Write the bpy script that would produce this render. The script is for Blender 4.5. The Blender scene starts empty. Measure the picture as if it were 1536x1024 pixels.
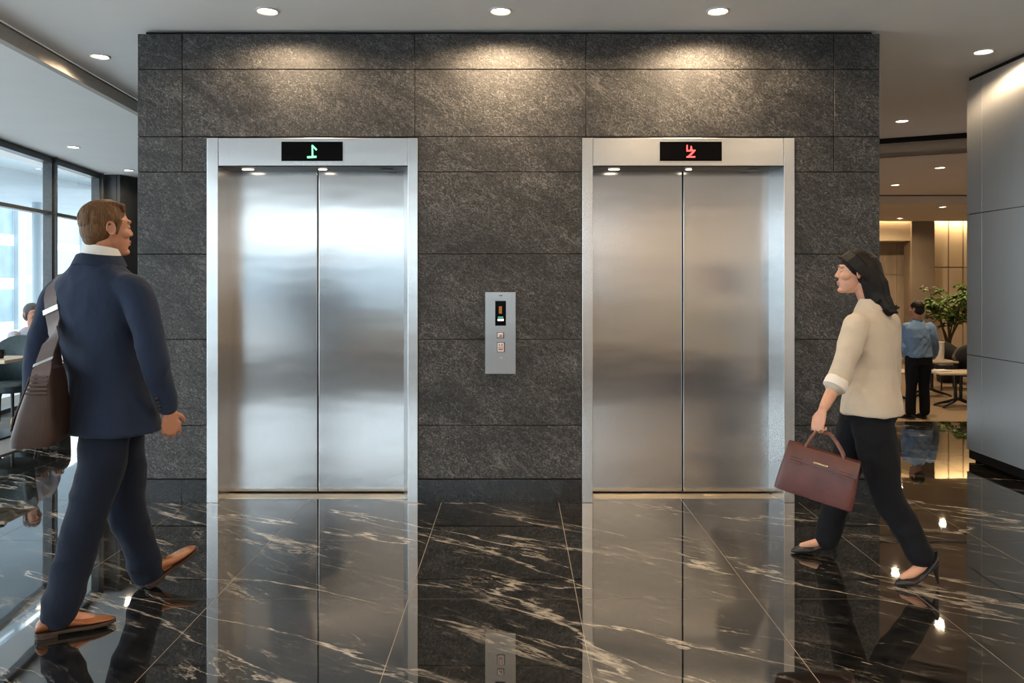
import bpy, bmesh, math, random
from mathutils import Vector, Matrix, noise
from mathutils.bvhtree import BVHTree
random.seed(7)
S = bpy.context.scene
COL = S.collection
PI = math.pi
def R(a): return math.radians(a)
# ------------------------------------------------------------------ camera
F_PX, VX, VY, EYE = 1200.0, 775.0, 423.0, 1.5
cd = bpy.data.cameras.new('camera'); cam = bpy.data.objects.new('camera', cd); COL.objects.link(cam)
cd.sensor_fit = 'HORIZONTAL'; cd.sensor_width = 36.0; cd.lens = F_PX/1536*36
cd.shift_x = (768-VX)/1536; cd.shift_y = -(512-VY)/1536
cam.location = (0, 0, EYE); cam.rotation_euler = (R(90), 0, 0); cd.clip_end = 300
S.camera = cam
def W(px, py, d): return Vector(((px-VX)*d/F_PX, d, EYE-(py-VY)*d/F_PX))   # a point of the place seen at that spot, d metres away
D0 = 5.45                                             # distance of the elevator wall
def X(px, d=D0): return (px-VX)*d/F_PX
def Z(py, d=D0): return EYE-(py-VY)*d/F_PX
# ------------------------------------------------------------------ materials
def mat(name, col=(.5,.5,.5), rough=.5, metal=0., **kw):
    m = bpy.data.materials.new(name); m.use_nodes = True
    nt = m.node_tree; b = nt.nodes['Principled BSDF']
    b.inputs['Base Color'].default_value = (*col, 1); b.inputs['Roughness'].default_value = rough
    b.inputs['Metallic'].default_value = metal
    for k, v in kw.items(): b.inputs[k.replace('_', ' ')].default_value = v
    return m, nt, b
def N(nt, t, **kw):
    n = nt.nodes.new(t)
    for k, v in kw.items():
        if k.startswith('i_'):
            key = k[2:]; key = int(key) if key.isdigit() else key.replace('_', ' ')
            n.inputs[key].default_value = v
        else: setattr(n, k, v)
    return n
def L(nt, a, b): nt.links.new(a, b)
def ramp(nt, fac, stops, interp='LINEAR'):
    r = N(nt, 'ShaderNodeValToRGB'); cr = r.color_ramp; cr.interpolation = interp
    while len(cr.elements) < len(stops): cr.elements.new(.5)
    for e, (p, c) in zip(cr.elements, stops):
        e.position = p; e.color = (*c, 1) if len(c) == 3 else c
    L(nt, fac, r.inputs[0]); return r.outputs[0]
def coords(nt, scale=(1,1,1), rot=(0,0,0), kind='Object', loc=(0,0,0)):
    t = N(nt, 'ShaderNodeTexCoord'); mp = N(nt, 'ShaderNodeMapping')
    mp.inputs['Rotation'].default_value = rot; mp.inputs['Location'].default_value = loc
    L(nt, t.outputs[kind], mp.inputs[0])
    ms = N(nt, 'ShaderNodeMapping'); ms.inputs['Scale'].default_value = scale; L(nt, mp.outputs[0], ms.inputs[0]); return ms.outputs[0]
def noise_n(nt, vec, scale, detail=4, rough=.5, dist=0):
    n = N(nt, 'ShaderNodeTexNoise', i_Scale=scale, i_Detail=detail, i_Roughness=rough, i_Distortion=dist)
    L(nt, vec, n.inputs['Vector']); return n.outputs['Fac']
def math_n(nt, op, a, b=None, clamp=False):
    n = N(nt, 'ShaderNodeMath', operation=op, use_clamp=clamp)
    for i, v in enumerate((a, b)):
        if v is None: continue
        if hasattr(v, 'node'): L(nt, v, n.inputs[i])
        else: n.inputs[i].default_value = v
    return n.outputs[0]
def mixc(nt, fac, a, b):
    n = N(nt, 'ShaderNodeMix', data_type='RGBA')
    for i, v in ((0, fac), (6, a), (7, b)):
        if hasattr(v, 'node'): L(nt, v, n.inputs[i])
        else: n.inputs[i].default_value = v if i == 0 else (*v, 1)
    return n.outputs[2]
def bump(nt, b, h, strength=.2, dist=.01):
    n = N(nt, 'ShaderNodeBump', i_Strength=strength, i_Distance=dist); L(nt, h, n.inputs['Height']); L(nt, n.outputs[0], b.inputs['Normal'])
def simple(name, col, rough=.5, metal=0., var=.12, scale=30, bmp=0., bscale=None, stretch=(1,1,1), **kw):
    m, nt, b = mat(name, col, rough, metal, **kw)
    v = coords(nt, stretch); f = noise_n(nt, v, scale, 3)
    c = ramp(nt, f, [(.3, tuple(x*(1-var) for x in col)), (.7, tuple(min(1, x*(1+var)) for x in col))])
    L(nt, c, b.inputs['Base Color'])
    if bmp: bump(nt, b, noise_n(nt, v, bscale or scale*2, 4), bmp, .004)
    return m
def emit(name, col, strength):
    m, nt, b = mat(name, (0,0,0), .5)
    b.inputs['Emission Color'].default_value = (*col, 1); b.inputs['Emission Strength'].default_value = strength
    return m
M = {}
# leathered dark granite
def granite(name, dark, light, rough, bmp=.5):
    m, nt, b = mat(name, dark, rough)
    v = coords(nt)
    worm = noise_n(nt, coords(nt, (1,1,1.7), (0,R(-35),0)), 40, 6, .66, 1.8)
    fine = noise_n(nt, v, 150, 3, .6)
    cloud = noise_n(nt, coords(nt, (1,1,2.2), (0,R(-32),0)), 2.4, 6, .62, .8)
    c1 = ramp(nt, worm, [(.40, tuple(x*.5 for x in dark)), (.50, tuple((a+c)/2*.55 for a, c in zip(dark, light))), (.60, tuple(x*1.1 for x in light)), (.70, tuple(x*2.0 for x in light))])
    c2 = ramp(nt, cloud, [(.32, (.42,.42,.43)), (.68, (1.35,1.33,1.30))])
    mul = N(nt, 'ShaderNodeMix', data_type='RGBA', blend_type='MULTIPLY'); mul.inputs[0].default_value = 1
    L(nt, c1, mul.inputs[6]); L(nt, c2, mul.inputs[7])
    vn = noise_n(nt, coords(nt, (.8,1,2.6), (0,R(-30),0)), 1.7, 8, .66, 1.2)
    vein = math_n(nt, 'ABSOLUTE', math_n(nt, 'SUBTRACT', vn, .5))
    vm = ramp(nt, vein, [(0, (1,1,1)), (.012, (0,0,0))])
    vmask = ramp(nt, noise_n(nt, v, 3.1, 3), [(.45, (0,0,0)), (.65, (.8,.8,.8))])
    vf = math_n(nt, 'MULTIPLY', math_n(nt, 'MULTIPLY', vm, vmask), fine)
    spk = ramp(nt, noise_n(nt, v, 70, 2, .5, .6), [(.70, (0,0,0)), (.76, (.5,.5,.5))])
    vf = math_n(nt, 'MAXIMUM', vf, spk)
    L(nt, mixc(nt, vf, mul.outputs[2], tuple(x*3.0 for x in light)), b.inputs['Base Color'])
    h = math_n(nt, 'ADD', worm, math_n(nt, 'MULTIPLY', fine, .5))
    bump(nt, b, h, bmp, .006)
    return m
M['granite'] = granite('granite_leathered', (.024,.024,.025), (.098,.095,.092), .42)
M['base_stone'] = granite('granite_polished', (.006,.0065,.007), (.022,.022,.023), .16, .03)
M['joint'] = simple('dark_joint', (.006,.006,.007), .8)
# black marble with pale veins
def marble():
    m, nt, b = mat('black_marble', (.01,.01,.01), .022)
    b.inputs['IOR'].default_value = 2.9
    ang = R(31)
    def veins(scale, sx, sy, detail, rgh, dist, width, rot, loc):
        v = coords(nt, (sx, sy, 1), (0,0,rot), loc=loc)
        n = noise_n(nt, v, scale, detail, rgh, dist)
        a = math_n(nt, 'ABSOLUTE', math_n(nt, 'SUBTRACT', n, .5))
        wn_ = ramp(nt, noise_n(nt, v, scale*4.5, 3, .6), [(.32, (.30,.30,.30)), (.70, (1,1,1))]); a = math_n(nt, 'MULTIPLY', math_n(nt, 'DIVIDE', a, wn_), .55)
        return ramp(nt, a, [(0, (1,1,1)), (width*.45, (.75,.75,.75)), (width, (0,0,0))])
    v1 = veins(.62, .50, 2.3, 9, .58, .35, .0080, ang, (.37,.2,0))
    v2 = veins(1.35, .55, 2.8, 8, .60, .3, .0068, ang+.12, (3.1,1.7,0))
    v3 = veins(4.2, .6, 2.8, 6, .62, .3, .011, ang-.1, (7.7,2.9,0))
    vv = coords(nt, (.8, 1.9, 1), (0,0,ang))
    m1 = ramp(nt, noise_n(nt, vv, .9, 4, .6), [(.36, (0,0,0)), (.52, (1,1,1))])
    m2 = ramp(nt, noise_n(nt, vv, 2.1, 5, .65), [(.46, (0,0,0)), (.62, (.75,.75,.75))])
    m3 = ramp(nt, noise_n(nt, vv, 4.3, 5, .7), [(.46, (0,0,0)), (.66, (.32,.32,.32))])
    f = math_n(nt, 'MAXIMUM', math_n(nt, 'MULTIPLY', v1, m1), math_n(nt, 'MAXIMUM', math_n(nt, 'MULTIPLY', v2, m2), math_n(nt, 'MULTIPLY', v3, m3)))
    brk = ramp(nt, noise_n(nt, vv, 7.5, 4, .7), [(.36, (.12,.12,.12)), (.58, (1,1,1))]); f = math_n(nt, 'MULTIPLY', f, brk)
    cl = noise_n(nt, coords(nt, (1, 2, 1), (0,0,ang)), 6, 8, .72, .4)
    base = ramp(nt, cl, [(.40, (.004,.0038,.0035)), (.60, (.016,.0145,.0125)), (.8, (.045,.040,.033))])
    L(nt, mixc(nt, f, base, (.52,.46,.38)), b.inputs['Base Color'])
    wob = noise_n(nt, coords(nt), 1.6, 2); bump(nt, b, wob, .012, .05)
    return m
M['marble'] = marble()
M['grout'] = simple('pale_grout', (.36,.31,.25), .5)
# brushed steel: fine grain running up and down
def steel(name, col, rough, aniso=.55, grain=(260,260,1.1), bmpz=.05, axis='Z'):
    m, nt, b = mat(name, col, rough, 1.)
    b.inputs['Anisotropic'].default_value = aniso
    tg = N(nt, 'ShaderNodeTangent', direction_type='RADIAL', axis=axis); L(nt, tg.outputs[0], b.inputs['Tangent'])
    g = noise_n(nt, coords(nt, grain), 1.0, 3, .7)
    L(nt, ramp(nt, g, [(.25, tuple(x*.95 for x in col)), (.75, tuple(min(1, x*1.03) for x in col))]), b.inputs['Base Color'])
    L(nt, math_n(nt, 'ADD', math_n(nt, 'MULTIPLY', g, .04), rough-.02), b.inputs['Roughness'])
    w = noise_n(nt, coords(nt, (.8,.8,2.6)), 1.3, 2)
    bump(nt, b, w, bmpz, .05)
    return m
M['door_steel'] = steel('brushed_steel_door', (.58,.58,.58), .20, .80)
M['frame_steel'] = steel('brushed_steel_frame', (.72,.72,.72), .26, .4)
M['wall_steel'] = steel('brushed_steel_cladding', (.68,.69,.70), .50, .90)
M['plate_steel'] = steel('brushed_steel_plate', (.46,.465,.47), .30, .3)
M['dark_metal'] = simple('dark_metal', (.035,.036,.038), .35, .7)
M['chrome'] = simple('polished_metal', (.75,.74,.72), .12, 1.)
M['sill_metal'] = simple('sill_metal', (.80,.70,.58), .3, 1., var=.05, stretch=(1,60,1))
M['black_glass'] = simple('black_glass', (.0015,.0015,.002), .2, Specular_IOR_Level=.08)
M['ceiling'] = simple('ceiling_paint', (.84,.84,.83), .85, var=.015, scale=3)
M['fascia'] = simple('fascia_paint', (.45,.42,.385), .8, var=.03)
M['warm_ceiling'] = simple('lounge_ceiling_paint', (.70,.62,.54), .85, var=.02, scale=3)
M['light_trim'] = simple('downlight_trim', (.75,.74,.72), .35, .2, var=.03)
M['lamp'] = emit('downlight_glow', (1.0,.80,.56), 24.)
M['lamp_small'] = emit('small_glow', (1.0,.86,.68), 5.)
M['lamp_off'] = simple('unlit_lens', (.10,.10,.10), .3)
M['green'] = emit('green_segment', (.16,1.0,.34), 3.2)
M['red'] = emit('red_segment', (1.0,.07,.06), 3.4)
M['orange'] = emit('orange_indicator', (1.0,.32,.06), .35)
M['white_led'] = emit('white_indicator', (1.0,.9,1.0), 2.5)
M['green_led'] = emit('green_indicator', (.1,.8,.4), .7)
M['button'] = simple('button_white', (.70,.68,.66), .35)
M['button_mark'] = simple('button_mark', (.42,.13,.11), .5)
M['ink'] = simple('engraved_ink', (.02,.02,.02), .6)
M['mullion'] = simple('window_frame_metal', (.075,.085,.092), .42, .4)
M['dark_panel'] = simple('dark_wall_panel', (.030,.034,.038), .38, var=.2, scale=6)
def glass():
    m = bpy.data.materials.new('window_glass'); m.use_nodes = True; nt = m.node_tree
    for n in list(nt.nodes): nt.nodes.remove(n)
    o = N(nt, 'ShaderNodeOutputMaterial'); t = N(nt, 'ShaderNodeBsdfTransparent'); t.inputs[0].default_value = (.90,.955,.965,1)
    g = N(nt, 'ShaderNodeBsdfGlossy'); g.inputs['Roughness'].default_value = .01
    lw_ = N(nt, 'ShaderNodeLayerWeight'); lw_.inputs[0].default_value = .5
    fr = math_n(nt, 'ADD', math_n(nt, 'MULTIPLY', math_n(nt, 'POWER', lw_.outputs['Facing'], 5.), .9), .06)
    wv = noise_n(nt, coords(nt), .7, 1); bp = N(nt, 'ShaderNodeBump', i_Strength=.02, i_Distance=.05); L(nt, wv, bp.inputs['Height']); L(nt, bp.outputs[0], g.inputs['Normal'])
    mx = N(nt, 'ShaderNodeMixShader'); L(nt, fr, mx.inputs[0]); L(nt, t.outputs[0], mx.inputs[1]); L(nt, g.outputs[0], mx.inputs[2]); L(nt, mx.outputs[0], o.inputs[0])
    return m
M['glass'] = glass()
M['block_white'] = simple('white_render', (.62,.65,.67), .7, var=.05, scale=2)
M['facade'] = simple('pale_facade', (.30,.36,.40), .6, var=.05, scale=2)
M['facade_glass'] = simple('facade_glass', (.17,.25,.31), .35, var=.2, scale=1.2)
M['concrete'] = simple('pale_paving', (.70,.71,.72), .8, var=.08, scale=2)
M['carpet_grey'] = simple('grey_carpet', (.20,.195,.185), .95, var=.25, scale=120, bmp=.5)
M['carpet_tan'] = simple('tan_carpet', (.30,.22,.14), .95, var=.22, scale=90, bmp=.5)
M['carpet_dark'] = simple('dark_brown_carpet', (.040,.032,.027), .95, var=.25, scale=90, bmp=.5)
M['cream'] = simple('cream_wall_panel', (.62,.50,.34), .5, var=.04, scale=4)
M['taupe'] = simple('taupe_column', (.27,.21,.15), .5, var=.06, scale=4)
M['travertine'] = simple('travertine', (.50,.40,.29), .55, var=.16, scale=9, stretch=(1,1,.18))
M['warm_wall'] = simple('warm_lobby_wall', (.50,.42,.33), .6, var=.06, scale=3)
M['cove'] = emit('cove_strip', (1.0,.74,.42), 9.)
# cloth, skin and leather
def cloth(name, col, rough=.8, weave=900, fold=.25, sheen=.2, fscale=9):
    m, nt, b = mat(name, col, rough)
    b.inputs['Sheen Weight'].default_value = sheen; b.inputs['Specular IOR Level'].default_value = .2
    v = coords(nt)
    wv = noise_n(nt, v, weave, 2)
    big = noise_n(nt, coords(nt, (1,1,.55)), fscale, 3, .5, .8)
    L(nt, ramp(nt, wv, [(.3, tuple(x*.82 for x in col)), (.7, tuple(min(1, x*1.15) for x in col))]), b.inputs['Base Color'])
    h = math_n(nt, 'ADD', math_n(nt, 'MULTIPLY', big, 1.0), math_n(nt, 'MULTIPLY', wv, .03))
    bump(nt, b, h, fold, .035)
    return m
M['navy'] = cloth('navy_suit_cloth', (.015,.026,.056), .8, sheen=.08)
M['navy_trouser'] = cloth('navy_trouser_cloth', (.007,.012,.026), .82, fold=.35, sheen=.04)
M['shirt_white'] = cloth('white_shirt_cloth', (.80,.79,.76), .7, fold=.05)
M['blazer'] = cloth('beige_blazer_cloth', (.50,.43,.345), .85, fold=.3, sheen=.15)
M['blazer_lining'] = cloth('blazer_cuff_cloth', (.70,.66,.60), .8, fold=.1)
M['black_trouser'] = cloth('dark_trouser_cloth', (.005,.006,.009), .82, fold=.3, sheen=.02)
M['blue_shirt'] = cloth('blue_shirt_cloth', (.16,.27,.46), .8, fold=.4)
M['dark_cloth'] = cloth('charcoal_cloth', (.02,.022,.026), .8)
M['lavender'] = cloth('pale_shirt_cloth', (.52,.52,.60), .8, fold=.3)
def skin(name, col):
    m, nt, b = mat(name, col, .48)
    b.inputs['Subsurface Weight'].default_value = .12; b.inputs['Subsurface Radius'].default_value = (.012,.005,.003)
    f = noise_n(nt, coords(nt), 28, 4)
    L(nt, ramp(nt, f, [(.3, tuple(x*.9 for x in col)), (.7, (min(1,col[0]*1.06), col[1]*1.0, col[2]*1.0))]), b.inputs['Base Color'])
    bump(nt, b, noise_n(nt, coords(nt), 260, 3), .06, .003)
    return m
M['skin_man'] = skin('skin_ruddy', (.52,.25,.155))
M['skin_woman'] = skin('skin_light', (.60,.33,.225))
M['lip'] = skin('lip_skin', (.50,.20,.16))
M['eye'] = simple('eye_white', (.75,.73,.70), .15, var=.02)
M['iris'] = simple('iris_dark', (.03,.02,.015), .1)
def hairm(name, col):
    m, nt, b = mat(name, col, .55)
    b.inputs['Specular IOR Level'].default_value = .25
    f = noise_n(nt, coords(nt, (150,150,9)), 1.0, 4, .6)
    L(nt, ramp(nt, f, [(.3, tuple(x*.55 for x in col)), (.7, tuple(x*1.4 for x in col))]), b.inputs['Base Color'])
    bump(nt, b, f, .5, .006)
    return m
M['hair_brown'] = hairm('brown_hair', (.135,.070,.030))
M['hair_dark'] = hairm('dark_hair', (.007,.0052,.0045))
M['hair_grey'] = hairm('grey_hair', (.09,.095,.10))
def leather(name, col, rough=.38):
    m, nt, b = mat(name, col, rough)
    f = noise_n(nt, coords(nt), 11, 5)
    L(nt, ramp(nt, f, [(.3, tuple(x*.72 for x in col)), (.7, tuple(x*1.22 for x in col))]), b.inputs['Base Color'])
    vor = N(nt, 'ShaderNodeTexVoronoi', i_Scale=260.); L(nt, coords(nt), vor.inputs['Vector'])
    bump(nt, b, vor.outputs['Distance'], .12, .003)
    return m
M['shoe_tan'] = leather('tan_shoe_leather', (.26,.090,.030), .3)
M['sole'] = leather('dark_sole', (.035,.018,.012), .5)
M['bag_brown'] = leather('dark_brown_leather', (.046,.025,.019), .5)
M['strap'] = leather('strap_leather', (.105,.068,.062), .55)
M['handbag'] = leather('oxblood_leather', (.095,.026,.021), .34)
M['handbag_pale'] = leather('worn_oxblood_leather', (.15,.060,.045), .4)
M['pump'] = leather('black_shoe_leather', (.008,.008,.009), .38)
M['brass'] = simple('pale_brass', (.62,.47,.27), .3, 1., var=.05)
M['chair_black'] = simple('black_upholstery', (.016,.015,.015), .6, var=.2, bmp=.1)
M['chair_teal'] = simple('teal_upholstery', (.030,.055,.062), .6, var=.2, bmp=.1)
M['chair_slate'] = simple('slate_upholstery', (.075,.10,.11), .55, var=.15, bmp=.1)
M['table_top'] = simple('pale_table_top', (.60,.49,.36), .35, var=.08, scale=10)
M['table_grey'] = simple('grey_table_top', (.42,.41,.38), .3, var=.05)
M['ceramic'] = simple('white_ceramic', (.80,.76,.70), .4, var=.04)
M['cup_black'] = simple('black_cup', (.012,.012,.012), .35)
M['leaf'] = simple('leaf_green', (.085,.16,.022), .5, var=.5, scale=14)
M['bark'] = simple('bark', (.09,.055,.03), .85, var=.3, scale=40, bmp=.5)
M['pot'] = simple('dark_planter', (.03,.028,.026), .5)
M['soil'] = simple('soil', (.02,.013,.008), .95, bmp=.5)
# ------------------------------------------------------------------ mesh helpers
class MB:
    def __init__(s): s.bm = bmesh.new(); s.mi = 0
    def _f(s, vs):
        try:
            f = s.bm.faces.new(vs); f.material_index = s.mi; return f
        except ValueError: return None
    def box(s, x0, x1, y0, y1, z0, z1):
        v = [s.bm.verts.new(p) for p in ((x0,y0,z0),(x1,y0,z0),(x1,y1,z0),(x0,y1,z0),(x0,y0,z1),(x1,y0,z1),(x1,y1,z1),(x0,y1,z1))]
        for q in ((0,3,2,1),(4,5,6,7),(0,1,5,4),(1,2,6,5),(2,3,7,6),(3,0,4,7)): s._f([v[i] for i in q])
        return s
    def prism(s, poly, z0, z1):                        # polygon in plan, extruded upwards
        a = [s.bm.verts.new((x,y,z0)) for x, y in poly]; b = [s.bm.verts.new((x,y,z1)) for x, y in poly]; n = len(poly)
        s._f(a[::-1]); s._f(b)
        for i in range(n): s._f([a[i], a[(i+1)%n], b[(i+1)%n], b[i]])
        return s
    def hexa(s, p):                                    # eight corners, ordered like box
        v = [s.bm.verts.new(q) for q in p]
        for q in ((0,3,2,1),(4,5,6,7),(0,1,5,4),(1,2,6,5),(2,3,7,6),(3,0,4,7)): s._f([v[i] for i in q])
        return s
    def obox(s, c, ax, ay, az, hx, hy, hz):            # oriented box
        c, ax, ay, az = Vector(c), Vector(ax), Vector(ay), Vector(az)
        return s.hexa([c+ax*hx*i+ay*hy*j+az*hz*k for i, j, k in ((-1,-1,-1),(1,-1,-1),(1,1,-1),(-1,1,-1),(-1,-1,1),(1,-1,1),(1,1,1),(-1,1,1))])
    def rings(s, rs, cap=True, closed=True):
        vs = [[s.bm.verts.new(p) for p in r] for r in rs]; n = len(vs[0])
        for a, b in zip(vs, vs[1:]):
            for i in range(n if closed else n-1): s._f([a[i], a[(i+1)%n], b[(i+1)%n], b[i]])
        if cap: s._f(vs[0][::-1]); s._f(vs[-1])
        return s
    def tube(s, pts, rad, seg=12, up=None, rounded=True):
        pts = [Vector(p) for p in pts]; n = len(pts)
        rad = [rad]*n if isinstance(rad, (int, float)) else list(rad)
        rad = [r if isinstance(r, tuple) else (r, r) for r in rad]
        tan = [(pts[min(i+1, n-1)]-pts[max(i-1, 0)]).normalized() for i in range(n)]
        u = Vector(up) if up is not None else (Vector((0,0,1)) if abs(tan[0].z) < .9 else Vector((1,0,0)))
        P, T, A = [], [], []
        if rounded:
            for k in (0, 1, 2):
                a = (k/3)*PI/2; P.append(pts[0]-tan[0]*max(rad[0])*.9*math.cos(a)); T.append(tan[0]); A.append(tuple(r*max(.12, math.sin(a)) for r in rad[0]))
        P += pts; T += tan; A += rad
        if rounded:
            for k in (2, 1, 0):
                a = (k/3)*PI/2; P.append(pts[-1]+tan[-1]*max(rad[-1])*.9*math.cos(a)); T.append(tan[-1]); A.append(tuple(r*max(.12, math.sin(a)) for r in rad[-1]))
        rs = []
        for p, t, (ra, rb) in zip(P, T, A):
            e2 = u-t*u.dot(t)
            if e2.length < 1e-4: e2 = t.orthogonal()
            e2.normalize(); e1 = e2.cross(t).normalized(); u = e2
            rs.append([p+e1*ra*math.cos(2*PI*i/seg)+e2*rb*math.sin(2*PI*i/seg) for i in range(seg)])
        return s.rings(rs)
    def ell(s, c, ax, r, seg=20, nr=12):               # ellipsoid with axes ax = (a, b, c)
        c = Vector(c); rs = []
        for k in range(nr+1):
            th = max(.03, min(PI-.03, PI*k/nr))
            rs.append([c+ax[0]*r[0]*math.sin(th)*math.cos(2*PI*i/seg)+ax[1]*r[1]*math.sin(th)*math.sin(2*PI*i/seg)-ax[2]*r[2]*math.cos(th) for i in range(seg)])
        return s.rings(rs)
    def lathe(s, prof, c=(0,0,0), seg=32):
        c = Vector(c)
        return s.rings([[c+Vector((r*math.cos(2*PI*i/seg), r*math.sin(2*PI*i/seg), z)) for i in range(seg)] for r, z in prof])
    def ribbon(s, pts, normals, w, th, side=None):
        rs = []
        n = len(pts)
        for i, (p, nn) in enumerate(zip(pts, normals)):
            t = (pts[min(i+1,n-1)]-pts[max(i-1,0)]).normalized(); b = t.cross(nn).normalized(); nn = b.cross(t).normalized()
            rs.append([p-b*w/2, p+b*w/2, p+b*w/2+nn*th, p-b*w/2+nn*th])
        return s.rings(rs)
    def mesh(s, name):
        bmesh.ops.recalc_face_normals(s.bm, faces=s.bm.faces)
        me = bpy.data.meshes.new(name); s.bm.to_mesh(me); s.bm.free(); return me
def root_of(o):
    while o.parent: o = o.parent
    return o
def link(name, me, mats, parent=None, smooth=False, bevel=0., local=False, angle=40, segs=2):
    o = bpy.data.objects.new(name, me); COL.objects.link(o)
    for m in (mats if isinstance(mats, (list, tuple)) else [mats]): me.materials.append(M[m] if isinstance(m, str) else m)
    if parent is not None:
        if not local: me.transform(Matrix.Translation(-root_of(parent).location))
        o.parent = parent
    if smooth:
        for p in me.polygons: p.use_smooth = True
        me.update()
        if smooth == 'auto':
            try: me.set_sharp_from_angle(angle=R(angle))
            except Exception: pass
    if bevel:
        b = o.modifiers.new('bevel', 'BEVEL'); b.width = bevel; b.segments = segs; b.limit_method = 'ANGLE'; b.angle_limit = R(35)
    return o
def build(mb, name, mats, parent=None, **kw): return link(name, mb.mesh(name), mats, parent, **kw)
def thing(name, loc, label, cat, group=None):
    o = bpy.data.objects.new(name, None); COL.objects.link(o); o.location = loc; o.empty_display_size = .1
    return tag(o, label, cat, group)
def tag(o, label=None, cat=None, group=None, kind=None):
    if label: o['label'] = label
    if cat: o['category'] = cat
    if group: o['group'] = group
    if kind: o['kind'] = kind
    return o
def struct(mb, name, mats, **kw): return tag(build(mb, name, mats, **kw), kind='structure')
def copy_tree(o, parent=None):
    c = o.copy(); COL.objects.link(c); c.parent = parent
    for ch in list(o.children): copy_tree(ch, c)
    return c
def fuse(mb, voxel, smooth=6, factor=.5, fold=0., fs=(7,7,5), seed=0):              # overlapping closed shapes become one continuous surface
    me = mb.mesh('tmp'); o = bpy.data.objects.new('tmp', me); COL.objects.link(o)
    r = o.modifiers.new('r', 'REMESH'); r.mode = 'VOXEL'; r.voxel_size = voxel; r.adaptivity = 0
    if smooth:
        sm = o.modifiers.new('s', 'SMOOTH'); sm.factor = factor; sm.iterations = smooth
    bpy.context.view_layer.update()
    dg = bpy.context.evaluated_depsgraph_get()
    out = bpy.data.meshes.new_from_object(o.evaluated_get(dg))
    bpy.data.objects.remove(o); bpy.data.meshes.remove(me)
    out.materials.clear()
    if fold:
        nr = [v.normal.copy() for v in out.vertices]
        for v, n in zip(out.vertices, nr):
            q = Vector((v.co.x*fs[0]+seed, v.co.y*fs[1], v.co.z*fs[2]))
            k = noise.noise(q)+.5*noise.noise(q*2.1)
            v.co += n*fold*(1-2.2*abs(k))
        out.update()
    for p in out.polygons: p.use_smooth = True
    return out
# ------------------------------------------------------------------ floor
XJ = [-5.6,-4.73,-3.87,-3.04,-2.22,-1.43,-.5125,.286,1.135,1.92,2.70,3.52,4.35,5.18,6.0,6.85,7.7,8.55,9.4,10.25,11.1,12.0]
YJ = [-6.6,-5.6,-4.75,-3.9,-3.05,-2.2,-1.35,-.5,.36,1.22,2.07,2.93,3.79,4.651,5.50,6.36,7.2,8.05,8.62]
LEFT_EDGE = -4.5                                       # where the grey carpet starts
fl = MB(); g = .0035
for xa, xb in zip(XJ, XJ[1:]):
    for ya, yb in zip(YJ, YJ[1:]):
        fl.box(xa+g/2, xb-g/2, ya+g/2, yb-g/2, -.03, 0)
yy = 8.62
for yb in (9.5,10.35,11.2,12.05,12.9,13.6):            # marble goes on to the left of the core only
    for xa, xb in zip(XJ, XJ[1:]):
        if xb < -2: fl.box(xa+g/2, xb-g/2, yy+g/2, yb-g/2, -.03, 0)
    yy = yb
fl.mi = 1
fl.box(XJ[0], XJ[-1], YJ[0], YJ[-1], -.10, -.0012); fl.box(XJ[0], -2.22, 8.62, 13.6, -.10, -.0012)
struct(fl, 'floor', ['marble', 'grout'])
cf = MB()
cf.prism([(-6.6,6.0),(-4.42,6.0),(-4.62,13.6),(-6.6,13.6)], .0005, .012)
struct(cf, 'carpet', 'carpet_grey')
cf = MB(); cf.box(-5.37, 3.79, -6.5, 1.22, .0005, .012)
struct(cf, 'carpet_rear_added', 'carpet_dark')  # unseen carpet added to darken the lower part of the door reflections
# sunken lounge, two steps down
SUNK = -.36
lf = MB(); lf.box(2.4, 14.5, 8.9, 19.5, SUNK-.1, SUNK)
struct(lf, 'floor_lounge', 'carpet_tan')
st = MB(); st.box(2.4, 14.5, 8.62, 8.95, SUNK, -.18); st.box(2.4, 14.5, 8.60, 8.63, SUNK, -.031)
struct(st, 'trim_1', 'base_stone')
# ------------------------------------------------------------------ ceilings
CZ, CL = 3.22, 3.10
def fx(y): return -3.39-.0823*(y-5.25)                 # edge between the main ceiling and the lower one by the windows
def wx(y): return -5.43 if y < 6 else -5.43-.131*(y-6)
ce = MB()
ce.prism([(fx(-6.6),-6.6),(4.6,-6.6),(14.5,6.0),(14.5,9.05),(5.5,9.05),(4.38,9.60),(2.4,10.5),(fx(13.6),13.6)], CZ, CZ+.12)
struct(ce, 'ceiling', 'ceiling')
cl = MB(); cl.prism([(wx(-6.6)-.3,-6.6),(fx(-6.6)-.02,-6.6),(fx(13.6)-.02,13.6),(wx(13.6)-.3,13.6)], CL, CL+.2)
struct(cl, 'ceiling_left', 'ceiling')
fa = MB(); fa.prism([(fx(-6.6)-.06,-6.6),(fx(-6.6),-6.6),(fx(13.6),13.6),(fx(13.6)-.06,13.6)], CL-.001, CZ-.022)
fa.mi = 1; fa.prism([(fx(-6.6)-.05,-6.6),(fx(-6.6)-.015,-6.6),(fx(13.6)-.015,13.6),(fx(13.6)-.05,13.6)], CZ-.022, CZ)
fa.mi = 0; fa.prism([(fx(-6.6)-.012,-6.6),(fx(-6.6)+.004,-6.6),(fx(13.6)+.004,13.6),(fx(13.6)-.012,13.6)], CZ-.014, CZ-.008)
struct(fa, 'trim_2', ['fascia', 'joint'])
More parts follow.
